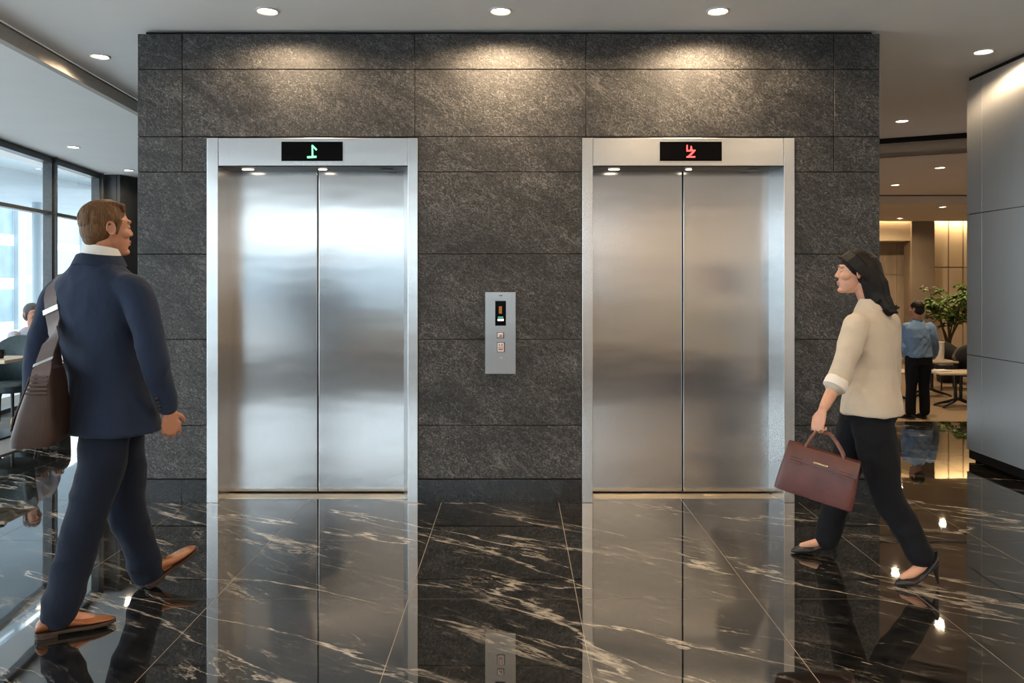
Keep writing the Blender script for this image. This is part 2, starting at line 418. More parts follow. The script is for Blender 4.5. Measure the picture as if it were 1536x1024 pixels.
# stepped lounge ceilings
E1 = [(2.4,10.5),(4.38,9.60),(5.5,9.05),(14.5,9.05)]
c2 = MB()
c2.prism([(x,y+.05) for x, y in E1]+[(14.5,13.8),(2.4,13.8)], 3.0, 3.05)
c2.prism([(x,y+.05) for x, y in E1]+[(x,y+.10) for x, y in E1[::-1]], 3.0, 3.17)
c2.prism([(2.4,13.84),(14.5,13.84),(14.5,17.82),(2.4,17.82)], 2.857, 2.91)
c2.box(2.4, 14.5, 13.80, 13.86, 2.857, 3.0)
c2.box(2.4, 14.5, 17.78, 17.82, 2.857, 2.98); c2.box(2.4, 14.5, 17.78, 18.7, 3.12, 3.16)
struct(c2, 'ceiling_lounge', 'warm_ceiling')
c3 = MB(); c3.prism([(x,y) for x, y in E1]+[(x,y+.05) for x, y in E1[::-1]], 3.165, 3.23)
c3.box(2.4, 14.5, 13.785, 13.80, 2.985, 3.0)
struct(c3, 'trim_3', 'joint')
# ------------------------------------------------------------------ elevator core wall
ROW = [50.5,104,205,258,381,509,638,718]
C0, C1 = X(206), X(1320)
wf = MB(); J = .0022
def slab(pa, pb, ra, rb): wf.box(X(pa)+J, X(pb)-J, D0, D0+.04, Z(rb)+J, Z(ra)-J)
for a, b in ((206,273),(273,622),(622,879),(879,1251),(1251,1320)):
    slab(a, b, 50.5, 104); slab(a, b, 104, 205)
for a, b in ((206,273),(273,311),(627,873),(1191,1251),(1251,1320)): slab(a, b, 205, 258)
for ra, rb in zip(ROW[3:], ROW[4:]):
    for a, b in ((206,311),(627,873),(1191,1320)): slab(a, b, ra, rb)
wf.mi = 1
BK = 5.74
for a, b in ((206,311),(627,873),(1191,1320)): wf.box(X(a)+.002, X(b)-.002, D0+.012, BK, 0, Z(205))
wf.box(C0+.002, C1-.002, D0+.012, BK, Z(205), Z(56)); wf.box(C0+.03, C1-.03, D0+.06, BK, Z(56), CZ)
wf.box(C0+.03, C1-.03, BK, 13.5, 0, CZ)
wf.mi = 0
wf.box(C0, C0+.03, D0+.041, 13.5, 0, Z(49)); wf.box(C1-.03, C1, D0+.041, 13.5, 0, Z(49))
wo = struct(wf, 'wall_front', ['granite', 'joint'], bevel=.002, segs=1)
bs = MB()
for a, b in ((206,273),(273,311),(627,873),(1191,1251),(1251,1320)): bs.box(X(a)+.001, X(b)-.001, D0-.006, D0+.02, 0, Z(719))
struct(bs, 'baseboard_front', 'base_stone', bevel=.0015, segs=1)
# ------------------------------------------------------------------ elevators
DD = 5.68                                              # plane of the sliding doors
HZ0, HZ1 = Z(249), Z(207)
def stroke(mb, p, q, w0, w1, y):
    p, q = Vector(p), Vector(q); t = (q-p).normalized(); n = Vector((-t.z, 0, t.x))
    a = [p+n*w0/2, p-n*w0/2, q-n*w1/2, q+n*w1/2]
    f = [Vector((v.x, y, v.z)) for v in a]; b = [Vector((v.x, y+.003, v.z)) for v in a]
    mb.rings([f, b])
def elevator(label, fo0, fo1, op0, op1, seam, dr0, dr1, disp, glyph, gmat, slots):
    x0, x1 = X(fo0), X(fo1); o0, o1 = X(op0), X(op1); d0, d1 = X(dr0, DD), X(dr1, DD); sm = X(seam, DD)
    t = thing('elevator', ((x0+x1)/2, D0, 0), label, 'elevator', 'elevators in the granite wall')
    YF = D0-.012
    j = MB(); j.prism([(x0,YF),(o0,YF),(min(d0,o0) if d0 < o0 else d0, DD+.05),(x0,DD+.05)], 0, HZ1); build(j, 'jamb', 'frame_steel', t, bevel=.003)
    j = MB(); j.prism([(o1,YF),(x1,YF),(x1,DD+.05),(d1,DD+.05)], 0, HZ1); build(j, 'jamb', 'frame_steel', t, bevel=.003)
    h = MB(); h.box(o0+.0015, o1-.0015, YF+.003, DD+.05, HZ0, HZ1-.0005); build(h, 'header', 'frame_steel', t, bevel=.003)
    s = MB(); s.box(X(disp[0]), X(disp[1]), YF-.001, YF+.02, Z(242), Z(213))
    s.mi = 1
    e = .006; a, b, zt, zb = X(disp[0]), X(disp[1]), Z(213), Z(242)
    for bx in ((a-e,b+e,zt,zt+e),(a-e,b+e,zb-e,zb),(a-e,a,zb,zt),(b,b+e,zb,zt)): s.box(bx[0], bx[1], YF-.003, YF+.01, bx[2], bx[3])
    dsp = build(s, 'display', ['black_glass', 'frame_steel'], t)
    gm = MB()
    for p, q, w0, w1 in glyph: stroke(gm, (X(p[0]), 0, Z(p[1])), (X(q[0]), 0, Z(q[1])), w0, w1, YF-.0035)
    nm = build(gm, 'numeral', gmat, dsp)
    for a, b, edge in ((max(d0,o0-.2)-.02, sm-.004, 1), (sm+.004, d1+.02, -1)):
        p = MB(); p.box(a, b, DD, DD+.04, .014, HZ0+.02); build(p, 'door_panel', 'door_steel', t, bevel=.004)
    k = MB(); k.box(d0-.02, d1+.02, DD+.035, DD+.05, 0, HZ0+.02); build(k, 'door_gap', 'joint', t)
    sl = MB(); sl.box(min(o0,d0)+.001, o1-.001, DD-.135, DD+.04, -.001, .004)
    for yy in (DD-.11, DD-.085, DD-.06, DD-.035): sl.box(d0, d1, yy-.004, yy+.004, .004, .0065)
    build(sl, 'sill', 'sill_metal', t, bevel=.001)
    so = MB(); so.box(o0+.002, o1-.002, YF+.02, DD+.001, HZ0-.004, HZ0+.001); build(so, 'soffit', 'dark_metal', t)
    for px, w, m in slots:
        xx = X(px, 5.57); q = MB(); q.lathe([(0.002,-.006),(.9,-.006),(1,-.004),(1,.0),(.002,.0)], seg=20)
        for v in q.bm.verts: v.co = Vector((xx+v.co.x*w, 5.57+v.co.y*.016, HZ0-.004+v.co.z))
        sub = build(q, 'soffit_light', m, t, smooth='auto')
    return t
def g1(p): return (420+p[0]/15.36, 205+p[1]/15.36)
def g2(p): return (980+p[0]/13.96, 205+p[1]/13.96)
ga = [(g1(p), g1(q), a, b) for p, q, a, b in (((757,200),(762,462),.010,.010),((752,205),(856,312),.009,.011),((640,480),(852,470),.013,.013))]
gb = [(g2(p), g2(q), a, b) for p, q, a, b in (((700,178),(697,312),.008,.009),((690,302),(872,294),.010,.010),((783,200),(785,300),.006,.018),((840,315),(752,398),.012,.012),((685,430),(868,428),.010,.010),((700,425),(750,395),.005,.008))]
elevator('left elevator, brushed steel doors under a display with a green numeral', 311, 627, 328, 612, 477, 346, 603, (423,515), ga, 'green',
         ((372,.042,'lamp_small'),(484,.030,'lamp_small'),(580,.042,'lamp_off')))
elevator('right elevator, brushed steel doors under a display with a red numeral', 873, 1191, 889, 1175, 1024, 889, 1152, (989,1082), gb, 'red',
         ((921,.040,'lamp_small'),(1033,.022,'lamp_small'),(1130,.040,'lamp_off')))
# ------------------------------------------------------------------ call panel
px0, px1, pz0, pz1 = X(728), X(773.5), Z(560), Z(438)
cp = thing('call_panel', ((px0+px1)/2, D0, pz0), 'tall steel elevator call panel with small screen and two buttons', 'call panel')
b = MB(); b.box(px0, px1, D0-.022, D0, pz0, pz1); b.box(px0+.016, px0+.018, D0-.0235, D0-.02, pz0, pz1); b.box(px1-.018, px1-.016, D0-.0235, D0-.02, pz0+.02, pz1)
build(b, 'faceplate', 'plate_steel', cp, bevel=.002)
b = MB(); b.box(X(743), X(759), D0-.0245, D0-.02, Z(488), Z(451)); scr = build(b, 'screen', 'black_glass', cp)
b = MB(); b.box(X(748.5), X(753), D0-.0252, D0-.0244, Z(470), Z(459)); build(b, 'orange_indicator', 'orange', scr)
b = MB(); b.box(X(747), X(755), D0-.0252, D0-.0244, Z(476.3), Z(474.5)); build(b, 'green_indicator', 'green_led', scr)
b = MB(); b.box(X(746.5), X(755.5), D0-.0252, D0-.0244, Z(480.8), Z(477.8)); build(b, 'white_indicator', 'white_led', scr)
def button(pa, pb, ya, yb, marks):
    b = MB(); b.box(X(pa)-.004, X(pb)+.006, D0-.0235, D0-.02, Z(yb)-.004, Z(ya)+.004); fr = build(b, 'button_surround', 'ink', cp, bevel=.002)
    b = MB(); b.box(X(pa), X(pb), D0-.030, D0-.022, Z(yb), Z(ya)); bt = build(b, 'button', 'button', cp, bevel=.003)
    mk = MB()
    for p, q, w in marks: stroke(mk, (X(p[0]),0,Z(p[1])), (X(q[0]),0,Z(q[1])), w, w, D0-.0315)
    build(mk, 'button_mark', 'button_mark', bt)
button(746.5, 755, 499, 506, (((748.5,503.8),(753.5,503.2),.010),((750,501.6),(753.6,501.2),.004)))
button(746.5, 756, 513.5, 527, (((749.2,514.5),(749.2,519),.005),((753.2,514.5),(753.2,519),.005),((748,523.2),(754.5,523.2),.009),((747,520.6),(755.5,520.6),.003)))
b = MB()
for p, q, w in (((748.6,443.0),(750,443.6),.006),((750.6,442.8),(751.8,443.6),.006),((752.4,442.2),(753.2,443.8),.006)): stroke(b, (X(p[0]),0,Z(p[1])), (X(q[0]),0,Z(q[1])), w, w, D0-.0235)
build(b, 'engraved_mark', 'ink', cp)
b = MB()
for p, q, w in (((750.2,535),(751.6,536.4),.006),((752.2,535.2),(753.6,537.2),.005)): stroke(b, (X(p[0]),0,Z(p[1])), (X(q[0]),0,Z(q[1])), w, w, D0-.0235)
build(b, 'keyhole_mark', 'button', cp)
# ------------------------------------------------------------------ steel clad wall on the right
WRX, WRE = 3.797, 6.75
wr = MB()
zs = [.092, .892, 2.068, CZ-.03]
ys = [WRE, 6.53, 5.3, 4.1, 2.9, 1.7, .5]
for za, zb in zip(zs, zs[1:]):
    for ya, yb in zip(ys, ys[1:]): wr.box(WRX, WRX+.03, yb+.002, ya-.002, za+.003, zb-.003)
    wr.box(WRX+.031, 4.4, WRE-.03, WRE, za+.003, zb-.003)
wr.mi = 1; wr.box(WRX+.012, 4.4, .5, WRE-.012, .02, CZ)
struct(wr, 'wall_right', ['wall_steel', 'joint'], bevel=.003)
pl = MB(); pl.box(WRX+.045, 4.38, .5, WRE-.05, 0, .092)
struct(pl, 'baseboard_right', 'base_stone')
wr2 = MB(); wr2.box(WRX, 4.1, -6.6, .5, 0, CZ); wr2.box(4.4, 14.5, WRE-.2, WRE-.05, SUNK, CZ+.1)
struct(wr2, 'wall_right_rear', 'warm_wall')
# unseen lobby behind the photographer, invented for the steel doors to reflect
bw = MB(); bw.box(1.0, 4.1, -6.75, -6.6, 0, CZ)
struct(bw, 'wall_back', 'warm_wall')
def window(name, p, q, n, z0, z1, trans, ends=True):
    # glazed wall from p to q: frame (posts, head, sill, transom) and glass
    p, q = Vector((*p, 0)), Vector((*q, 0)); t = (q-p).normalized(); nn = Vector((-t.y, t.x, 0)); ln = (q-p).length; up = Vector((0,0,1))
    root = bpy.data.objects.new(name, None); COL.objects.link(root); root.location = p; tag(root, kind='structure')
    f = MB()
    def bar(c, hl, hw, hz): f.obox(c, t, nn, up, hl, hw, hz)
    mid = (p+q)/2
    bar(mid+up*(z1-.04), ln/2, .06, .04); bar(mid+up*(z0+.03), ln/2, .06, .03); bar(mid+up*trans, ln/2, .045, .022)
    for i in range(n+1):
        c = p+t*ln*i/n
        bar(c+up*(z0+z1)/2, .055, .055, (z1-z0)/2)
        bar(c+up*(z0+z1)/2+nn*.02, .014, .075, (z1-z0)/2)
    fr = build(f, 'window_frame', 'mullion', root)
    gl = MB()
    for i in range(n):
        a = p+t*(ln*i/n+.05); b_ = p+t*(ln*(i+1)/n-.05)
        v = [gl.bm.verts.new(w) for w in (a+up*(z0+.05), b_+up*(z0+.05), b_+up*(z1-.07), a+up*(z1-.07))]; gl._f(v)
    build(gl, 'glass', 'glass', root)
    return root
window('window_1', (wx(11.79),11.79), (wx(6.0),5.70), 4, 0, CL, 2.38)
window('window_2', (-5.43,5.66), (-5.43,-6.6), 8, 0, CL, 2.38)
window('window_rear_added', (-5.43,-6.6), (1.0,-6.6), 5, .85, CL, 2.38)  # invented rear glazing, sized for its bright reflection in the steel doors
hb = MB(); hb.box(-5.6, 1.0, -6.75, -6.6, CL, CZ); hb.box(-5.6, 1.0, -6.75, -6.55, 0, .85); struct(hb, 'wall_back_head', 'warm_wall')  # low wall added so the door reflections darken downwards
# dark panelled wall at the far left
dw = MB()
XA = X(155, 11.9)
for a, b_, y in ((155,174.5,11.9),):
    dw.box(X(a,y), X(b_,y), y, y+.05, 0, CL)
x2 = X(175, 11.9); dw.prism([(x2,11.9),(x2+.05,11.9),(x2+.25,13.0),(x2+.2,13.0)], 0, CL); 
dw.prism([(x2+.202,13.0),(x2+.25,13.0),(x2+.36,13.5),(x2+.30,13.5)], 0, CL)
dw.box(-7, C0+.1, 13.5, 13.6, 0, CZ)
struct(dw, 'wall_left_end', 'dark_panel', bevel=.006)
# outside: canopy, paving and pale buildings
pv = MB(); pv.box(-60, -5.62, -30, 60, -.25, -.15); pv.box(-5.6, 6, -40, -6.8, -.25, -.15)
struct(pv, 'ground', 'concrete')
cn = thing('canopy', (-8.2, 12.0, 0), 'pale flat entrance canopy on a slender column outside the window', 'canopy')
b = MB(); b.prism([(-6.9,7.0),(-6.9,19.0),(-11.2,22.0),(-10.2,7.0)], 3.05, 3.25); build(b, 'roof_slab', 'facade', cn)
b = MB(); b.tube([(-9.35,15.6,-.15),(-9.35,15.6,3.06)], .09, 20, rounded=False); build(b, 'column', 'facade', cn, smooth='auto')
def tower(label, x, y0, y1, h, bay, floor_h, mats):
    t = thing('office_building', (x, (y0+y1)/2, -.15), label, 'building', 'pale buildings outside the window')
    b = MB(); b.box(x-8, x, y0, y1, -.15, h); build(b, 'wall', mats[0], t)
    n = int((y1-y0)/bay); k = int(h/floor_h)
    for i in range(k):
        for j in range(n):
            w = MB(); w.box(x-.02, x+.03, y0+j*bay+.12, y0+(j+1)*bay-.12, i*floor_h+.15, (i+1)*floor_h-.25); build(w, 'window', mats[1], t)
    for j in range(n+1):
        f = MB(); f.box(x, x+.16, y0+j*bay-.06, y0+j*bay+.06, -.15, h); build(f, 'fin', 'facade', t)
    return t
tower('pale office building with blue glass bands outside the left window', -17.5, 21.5, 28.5, 14, 1.6, 1.5, ('block_white', 'facade_glass'))
bb = thing('added_block', (-4.0,-17.0,-.25), 'unseen pale low block added behind the rear windows to dim the door reflections', 'building')  # unseen block added to dim the sky mirrored in the doors
q = MB(); q.box(-22, 14, -25, -17, -.25, 2.9); build(q, 'wall', 'block_white', bb)
for i in range(1):
    for j in range(12): q = MB(); q.box(-21+j*3, -19+j*3, -17.02, -16.97, .6+i*3, 2.4+i*3); build(q, 'window', 'facade_glass', bb)
tower('white low building farther off behind the canopy column', -24.0, 31.0, 52.0, 5.1, 2.6, 1.7, ('block_white', 'facade'))
# ------------------------------------------------------------------ lounge walls on the right
lw = MB()
for a, b_ in ((1403,1425),(1425,1447),(1447,1469),(1469,1491)):
    for za, zb in ((SUNK, Z(462,18)),(Z(462,18), Z(401,18)),(Z(401,18), 3.12)):
        lw.box(X(a,18)+.015, X(b_,18)-.015, 18.0+.06, 18.14, za+.012, zb-.012)
lw.mi = 1; lw.box(X(1403,18), 14.5, 18.09, 18.2, SUNK, 3.3)
struct(lw, 'wall_lounge', ['cream', 'taupe'], bevel=.004)
tc = MB(); tc.box(X(1369,17.8), X(1403,17.8), 17.835, 18.2, SUNK, 3.11)
struct(tc, 'wall_lounge_column', 'taupe')
tv = MB()
for za, zb in ((SUNK, Z(448,18.6)),(Z(448,18.6), Z(412,18.6)),(Z(412,18.6), 3.2)):
    for a, b_ in ((1180,1250),(1250,1310),(1310,1345),(1345,1374)): tv.box(X(a,18.6)+.006, X(b_,18.6)-.006, 18.6, 18.7, za+.006, zb-.006)
tv.box(2.4, 6.5, 18.62, 18.7, SUNK, 3.2)
struct(tv, 'wall_lounge_stone', 'travertine')
bh = MB(); bh.prism([(2.4,17.9),(X(1369,17.9),17.9),(X(1369,17.9),18.55),(2.4,18.55)], Z(361,17.9), 2.86)
struct(bh, 'trim_4', 'cream')
ew = MB(); ew.box(14.5, 14.6, 6.5, 19.5, SUNK, 3.3); ew.box(2.3, 14.6, 19.4, 19.5, SUNK, 3.4); ew.box(2.3, 2.4, 13.4, 19.5, SUNK, 3.3); ew.box(2.3, 14.6, 18.05, 19.5, 3.32, 3.4)
struct(ew, 'wall_lounge_side', 'warm_wall')
cv = MB(); cv.box(X(1403,18), 14.4, 17.86, 17.90, 2.945, 2.96); cv.box(6.5, X(1369,17.86), 17.83, 17.86, 2.945, 2.96)
struct(cv, 'trim_5', 'cove')
# ------------------------------------------------------------------ downlights
def lamp_at(loc, power, size=120, blend=.5, col=(1,.74,.47), rad=.045):
    ld = bpy.data.lights.new('downlight_lamp', 'SPOT'); ld.energy = power; ld.color = col; ld.spot_size = R(size); ld.spot_blend = blend; ld.shadow_soft_size = rad
    o = bpy.data.objects.new('downlight_lamp', ld); COL.objects.link(o); o.location = loc; return o
def make_light():
    t = thing('downlight', (0,0,0), 'x', 'ceiling light', 'round recessed ceiling downlights')
    b = MB(); b.lathe([(.074,0),(.074,-.006),(.066,-.010),(.058,-.006),(.055,0)], seg=36); build(b, 'trim_ring', 'light_trim', t, smooth='auto', local=True)
    b = MB(); b.lathe([(.002,-.001),(.055,-.001),(.055,-.004),(.040,-.0055),(.002,-.0065)], seg=36); build(b, 'lens', 'lamp', t, smooth='auto', local=True)
    return t
proto = None
def downlight(x, y, z, label, power=22, size=125, blend=.6, scale=1.0, group=None):
    global proto
    if proto is None: proto = make_light(); t = proto
    else: t = copy_tree(proto)
    t.location = (x, y, z); t.scale = (scale,)*3; t['label'] = label
    if group: t['group'] = group
    if power:
        l = lamp_at((0,0,-.02), power, size, blend); l.parent = t
    return t
WALLW = 54
downlight(X(401,5.071), 5.071, CZ, 'lit downlight in the ceiling above the left elevator', WALLW, 164, .35)
downlight(X(751,5.071), 5.071, CZ, 'lit downlight in the ceiling above the call panel', WALLW, 164, .35)
downlight(X(1077,5.071), 5.071, CZ, 'lit downlight in the ceiling above the right elevator', WALLW, 164, .35)
downlight(X(150,6.09), 6.09, CZ, 'lit downlight beside the beige ceiling fascia, left of the granite wall', 10)
downlight(X(1475,5.965), 5.965, CZ, 'lit downlight in the ceiling beside the steel clad wall', 7)
downlight(X(1353,8.53), 8.53, CZ, 'lit downlight in the ceiling just before the dark slot, right of the granite wall', 60)
downlight(X(110,9.46), 9.46, CL, 'lit downlight in the lower ceiling by the windows, above the man', 12)
downlight(X(193,11.43), 11.43, CL, 'small lit downlight in the lower ceiling near the dark end wall', 12)
downlight(X(1410,10.47), 10.47, 3.0, 'lit downlight in the first lounge ceiling step, nearer the steel wall', 110)
downlight(X(1343,12.33), 12.33, 3.0, 'lit downlight in the first lounge ceiling step, nearer the granite wall', 110)
downlight(X(1414,14.41), 14.41, 2.857, 'lit downlight in the second lounge ceiling step, nearer the steel wall', 110)
downlight(X(1350,16.97), 16.97, 2.857, 'lit downlight in the rearmost lounge ceiling, near the stone wall', 110)
k = 0
for x, y, pw in ((-2.45,.1,14),(1.42,-.2,22),(2.45,.35,22),(-.3,-.3,16),(1.95,-2.3,22),(3.0,-2.4,18),(0,-2.6,18),(-2.45,-2.6,12),(-.1,-4.9,16),(2.0,-4.9,18),(1.3,2.4,22),(2.5,2.6,12),(1.6,-6.15,80),(2.6,-6.15,80),(3.5,-6.15,70)):  # unseen extra lights; those by the back wall brighten the door reflections
    downlight(x, y, CZ, 'unseen extra downlight added in the lobby ceiling', pw, group='added unseen lobby downlights')
# ------------------------------------------------------------------ people
UP = Vector((0,0,1))
def axes(heading):                                     # heading: degrees from +Y towards +X; returns forward, left
    a = R(heading); f = Vector((math.sin(a), math.cos(a), 0)); return f, UP.cross(f).normalized()
def torso_rings(mb, spec, seg=32, n=2.4):
    rs = []
    for c, z, a, b, hd in spec:
        f, l = axes(hd); c = Vector((c[0], c[1], z)); r = []
        for i in range(seg):
            t = 2*PI*i/seg; cs, sn = math.cos(t), math.sin(t)
            r.append(c+l*a*math.copysign(abs(cs)**(2/n), cs)+f*b*math.copysign(abs(sn)**(2/n), sn))
        rs.append(r)
    mb.rings(rs)
def limb(mb, pts, rad, sub=5, seg=16, rounded=True):
    # smooth curve through joint points
    P = [Vector(p) for p in pts]; Q, A = [], []
    rad = [r if isinstance(r, tuple) else (r, r) for r in rad]
    for i in range(len(P)-1):
        p0, p1, p2, p3 = P[max(i-1,0)], P[i], P[i+1], P[min(i+2,len(P)-1)]
        for k in range(sub):
            t = k/sub
            Q.append(.5*((2*p1)+(p2-p0)*t+(2*p0-5*p1+4*p2-p3)*t*t+(3*p1-p0-3*p2+p3)*t**3))
            A.append(tuple(rad[i][j]*(1-t)+rad[i+1][j]*t for j in (0,1)))
    Q.append(P[-1]); A.append(rad[-1])
    mb.tube(Q, A, seg, rounded=rounded)
def hand(mb, wrist, d, palm_n, ts, curl=(25,35,25), s=1.0, thumb_in=.4, spread=1.0):
    e1 = Vector(d).normalized(); n = Vector(palm_n); n = (n-e1*n.dot(e1)).normalized(); e2 = e1.cross(n).normalized()*ts
    W0 = Vector(wrist)
    mb.tube([W0-e1*.03*s, W0+e1*.012*s, W0+e1*.04*s, W0+e1*.070*s, W0+e1*.090*s], [(.024*s,.018*s),(.027*s,.0165*s),(.036*s,.0145*s),(.041*s,.0120*s),(.040*s,.0095*s)], 14, up=n)
    # ball of the thumb
    mb.ell(W0+e1*.035*s+e2*.024*s+n*.008*s, (e1, e2, n), (.030*s,.016*s,.014*s), 12, 8)
    for off, base, ln, r in ((.0315,.088,.074,.0083),(.0108,.094,.083,.0086),(-.0102,.091,.076,.0082),(-.0305,.082,.060,.0072)):
        p = W0+e1*base*s+e2*off*s*spread; a = 0; pts = [p-e1*.02*s, p]; rr = [r*s*1.05, r*s*1.05]
        side = e2*(off*.9)
        for seg_l, c in zip((.45,.31,.24), curl):
            a += R(c); dd = (e1*math.cos(a)+n*math.sin(a)+side*math.cos(a)*2).normalized()
            p = p+dd*ln*seg_l*s; pts.append(p); rr.append(rr[-1]*.92)
        mb.tube(pts, rr, 10)
    p = W0+e1*.028*s+e2*.030*s+n*.006*s; pts = [p-e1*.012*s-e2*.012*s, p]; rr = [.0125*s,.0118*s]; dd = (e1*.62+e2*.62+n*.3).normalized()
    for seg_l in (.036,.031,.024):
        p = p+dd*seg_l*s; pts.append(p); rr.append(rr[-1]*.90); dd = (dd+e1*.38+n*thumb_in-e2*.22).normalized()
    mb.tube(pts, rr, 10)
def head(mb, c, hd, s=1.0, fem=False, tilt=0):
    f, l = axes(hd); u = UP.copy()
    if tilt: f = (f*math.cos(R(tilt))-u*math.sin(R(tilt))).normalized(); u = l.cross(f)*-1; u = f.cross(l)
    if u.z < 0: u = -u
    c = Vector(c)
    def p(a, b, z): return c+(f*a+l*b+u*z)*s
    ax = (f, l, u)
    mb.ell(p(-.012,0,.032), ax, (.096*s,.076*s,.086*s), 28, 18)
    mb.ell(p(.030,0,.025), ax, (.058*s,.068*s,.062*s), 24, 14)
    j = .92 if fem else 1.0
    rs = []
    for z, cf, d, w in ((.045,.012,.080,.071),(.01,.016,.076,.069),(-.03,.018,.073,.064*j),(-.062,.022,.068,.056*j),(-.088,.032,.054,.043*j),(-.106,.045,.037,.030*j),(-.116,.052,.022,.018*j)):
        rs.append([p(cf+d*math.cos(2*PI*i/24), w*math.sin(2*PI*i/24), z) for i in range(24)])
    mb.rings(rs)
    mb.tube([p(.082,0,.022), p(.092,0,.0), p(.101,0,-.018)], [.0075*s,.0092*s,.0115*s], 10)       # nose
    for b in (-1, 1):
        mb.ell(p(.090,.010*b,-.022), ax, (.011*s,.008*s,.007*s), 10, 8)
        mb.ell(p(.074,.031*b,.035), ax, (.017*s,.027*s,.011*s), 12, 8)          # brow
        mb.ell(p(.052,.040*b,-.018), ax, (.034*s,.026*s,.026*s), 14, 10)          # cheek
        mb.ell(p(.075,.031*b,.013), ax, (.0125*s,.0165*s,.0095*s), 12, 8)        # eyelids
        e = (f*.92+l*.30*b).normalized(); e3 = l*b*.95-f*.30
        mb.ell(p(-.012,.077*b,.000), (e, e3.normalized(), (u-f*.12).normalized()), (.018*s,.0050*s,.031*s), 14, 10)   # ear
        ez = (u-f*.12).normalized(); ec = p(-.012,.081*b,.000)
        mb.tube([ec+e*.017*s*math.cos(q)+ez*.030*s*math.sin(q)+e3.normalized()*.003*s for q in [R(-70+270*k_/11+90-90) for k_ in range(12)]], .0042*s, 8)
        mb.ell(p(-.008,.080*b,-.026), (e, e3.normalized(), (u-f*.12).normalized()), (.008*s,.0055*s,.009*s), 10, 8)
    mb.ell(p(.089,0,-.053), ax, (.013*s,.024*s,.0065*s), 14, 8); mb.ell(p(.087,0,-.066), ax, (.013*s,.021*s,.0070*s), 14, 8)
    mb.ell(p(.078,0,-.100), ax, (.019*s,.022*s,.016*s), 12, 8)
    return p, ax
def paint(me, rules):                                  # rules: (material index, function of centre)
    for poly in me.polygons:
        c = poly.center
        for i, fn in rules:
            if fn(c): poly.material_index = i
def shoe(name, heel, toe, parent, mats, s=1.0, up=None, low=False):
    heel, toe = Vector(heel), Vector(toe); e = (toe-heel).normalized(); ln = (toe-heel).length
    sd = UP.cross(e).normalized(); u = e.cross(sd).normalized()
    if u.z < 0: u = -u
    prof = ((0,.020,.050),(.03,.031,.068),(.10,.037,.083),(.22,.038,.094),(.33,.037,.090),(.44,.038,.072),(.56,.043,.056),(.68,.047,.048),(.80,.045,.043),(.90,.036,.037),(.96,.024,.031),(1.0,.008,.024))
    mb = MB(); rs = []
    for t, w, h in prof:
        c = heel+e*ln*t; r = []
        for i in range(20):
            a = 2*PI*i/20; y = math.cos(a); z = math.sin(a)
            r.append(c+sd*w*s*y*(1 if z < .2 else 1-.35*(z-.2))+u*(.022+max(0,(z+1)/2)**.8*(h*s-.022)))
        rs.append(r)
    mb.rings(rs); me = fuse(mb, .005, 5)
    up_ = link(name, me, mats[0], parent)
    sb = MB()
    for (t0, t1, z0) in ((0,1,.012),):
        rs = []
        for t, w, h in prof:
            c = heel+e*ln*(t*1.012-.006); ww = (w+.004)*s
            rs.append([c-sd*ww+u*z0, c+sd*ww+u*z0, c+sd*ww+u*.026, c-sd*ww+u*.026])
        sb.rings(rs)
    rs = []
    for t, w, h in prof[:5]:
        c = heel+e*ln*min(t,.28); ww = (w+.003)*s
        rs.append([c-sd*ww, c+sd*ww, c+sd*ww+u*.016, c-sd*ww+u*.016])
    sb.rings(rs)
    build(sb, 'sole', mats[1], up_, bevel=.002)
    # laces
    if not low:
        lb = MB()
        for t, h in ((.36,.088),(.41,.079),(.46,.071)):
            c = heel+e*ln*t+u*(h*s+.001); lb.tube([c-sd*.016, c+u*.003, c+sd*.016], .0028, 8)
        build(lb, 'laces', mats[1], up_, smooth=True)
    return up_
def on_surface(me, base, origin, direction, off=.006):
    bvh = BVHTree.FromPolygons([v.co+base for v in me.vertices], [tuple(p.vertices) for p in me.polygons])
    out = []
    for o in origin:
        loc, nr, _, _ = bvh.ray_cast(Vector(o), Vector(direction))
        out.append((loc+nr*off, nr) if loc is not None else None)
    return out
# ---------------- the man in the navy suit
MO = Vector((-1.855, 3.68, 0))
man = thing('person', MO, 'man in a navy suit and tan shoes walking past with a shoulder bag', 'person')
HD_T, HD_P, HD_H = 20, 42, 44
hc = W(161,344,3.70)
Rs, Re, Rw = W(205,430,3.60), W(231,536,3.56), W(252,612,3.66)
Ls, Le, Lw = W(88,432,3.80), W(60,520,3.72), W(50,596,3.60)
Rh, Rk, Ra = W(163,618,3.62), W(133,765,3.52), W(94,903,3.42)
Lh, Lk, La = W(178,618,3.78), W(190,765,3.86), W(221,858,3.94)
nb = W(150,392,3.70)
b = MB()
p, ax = head(b, hc, HD_H, 1.03)
MP, MAX_ = p, ax
b.tube([nb-UP*.05, nb+(hc-nb)*.3, p(-.028,0,-.055)], [(.066,.066),(.061,.062),(.058,.060)], 20)
b.tube([p(-.02,0,-.07), p(.04,0,-.095)], [.05,.032], 14)
tc_ = lambda z: (MO.x-.075*max(0,min(1,(z-.85)/.6)), MO.y+.0)
torso_rings(b, [(tc_(.84),.84,.150,.105,HD_P),(tc_(.95),.95,.160,.110,HD_P),(tc_(1.1),1.1,.145,.098,32),(tc_(1.25),1.25,.155,.10,26),(tc_(1.38),1.38,.17,.105,HD_T),(tc_(1.47),1.47,.155,.085,HD_T),(tc_(1.52),1.52,.10,.06,HD_T),(tc_(1.57),1.57,.06,.055,HD_T)])
for s_, e_, w_ in ((Rs,Re,Rw),(Ls,Le,Lw)):
    cb = Vector((tc_(1.44)[0], tc_(1.44)[1], 1.42)); limb(b, [cb.lerp(s_,.80)-UP*.02, s_.lerp(e_,.5), e_, w_], [.040,.042,.036,.027])
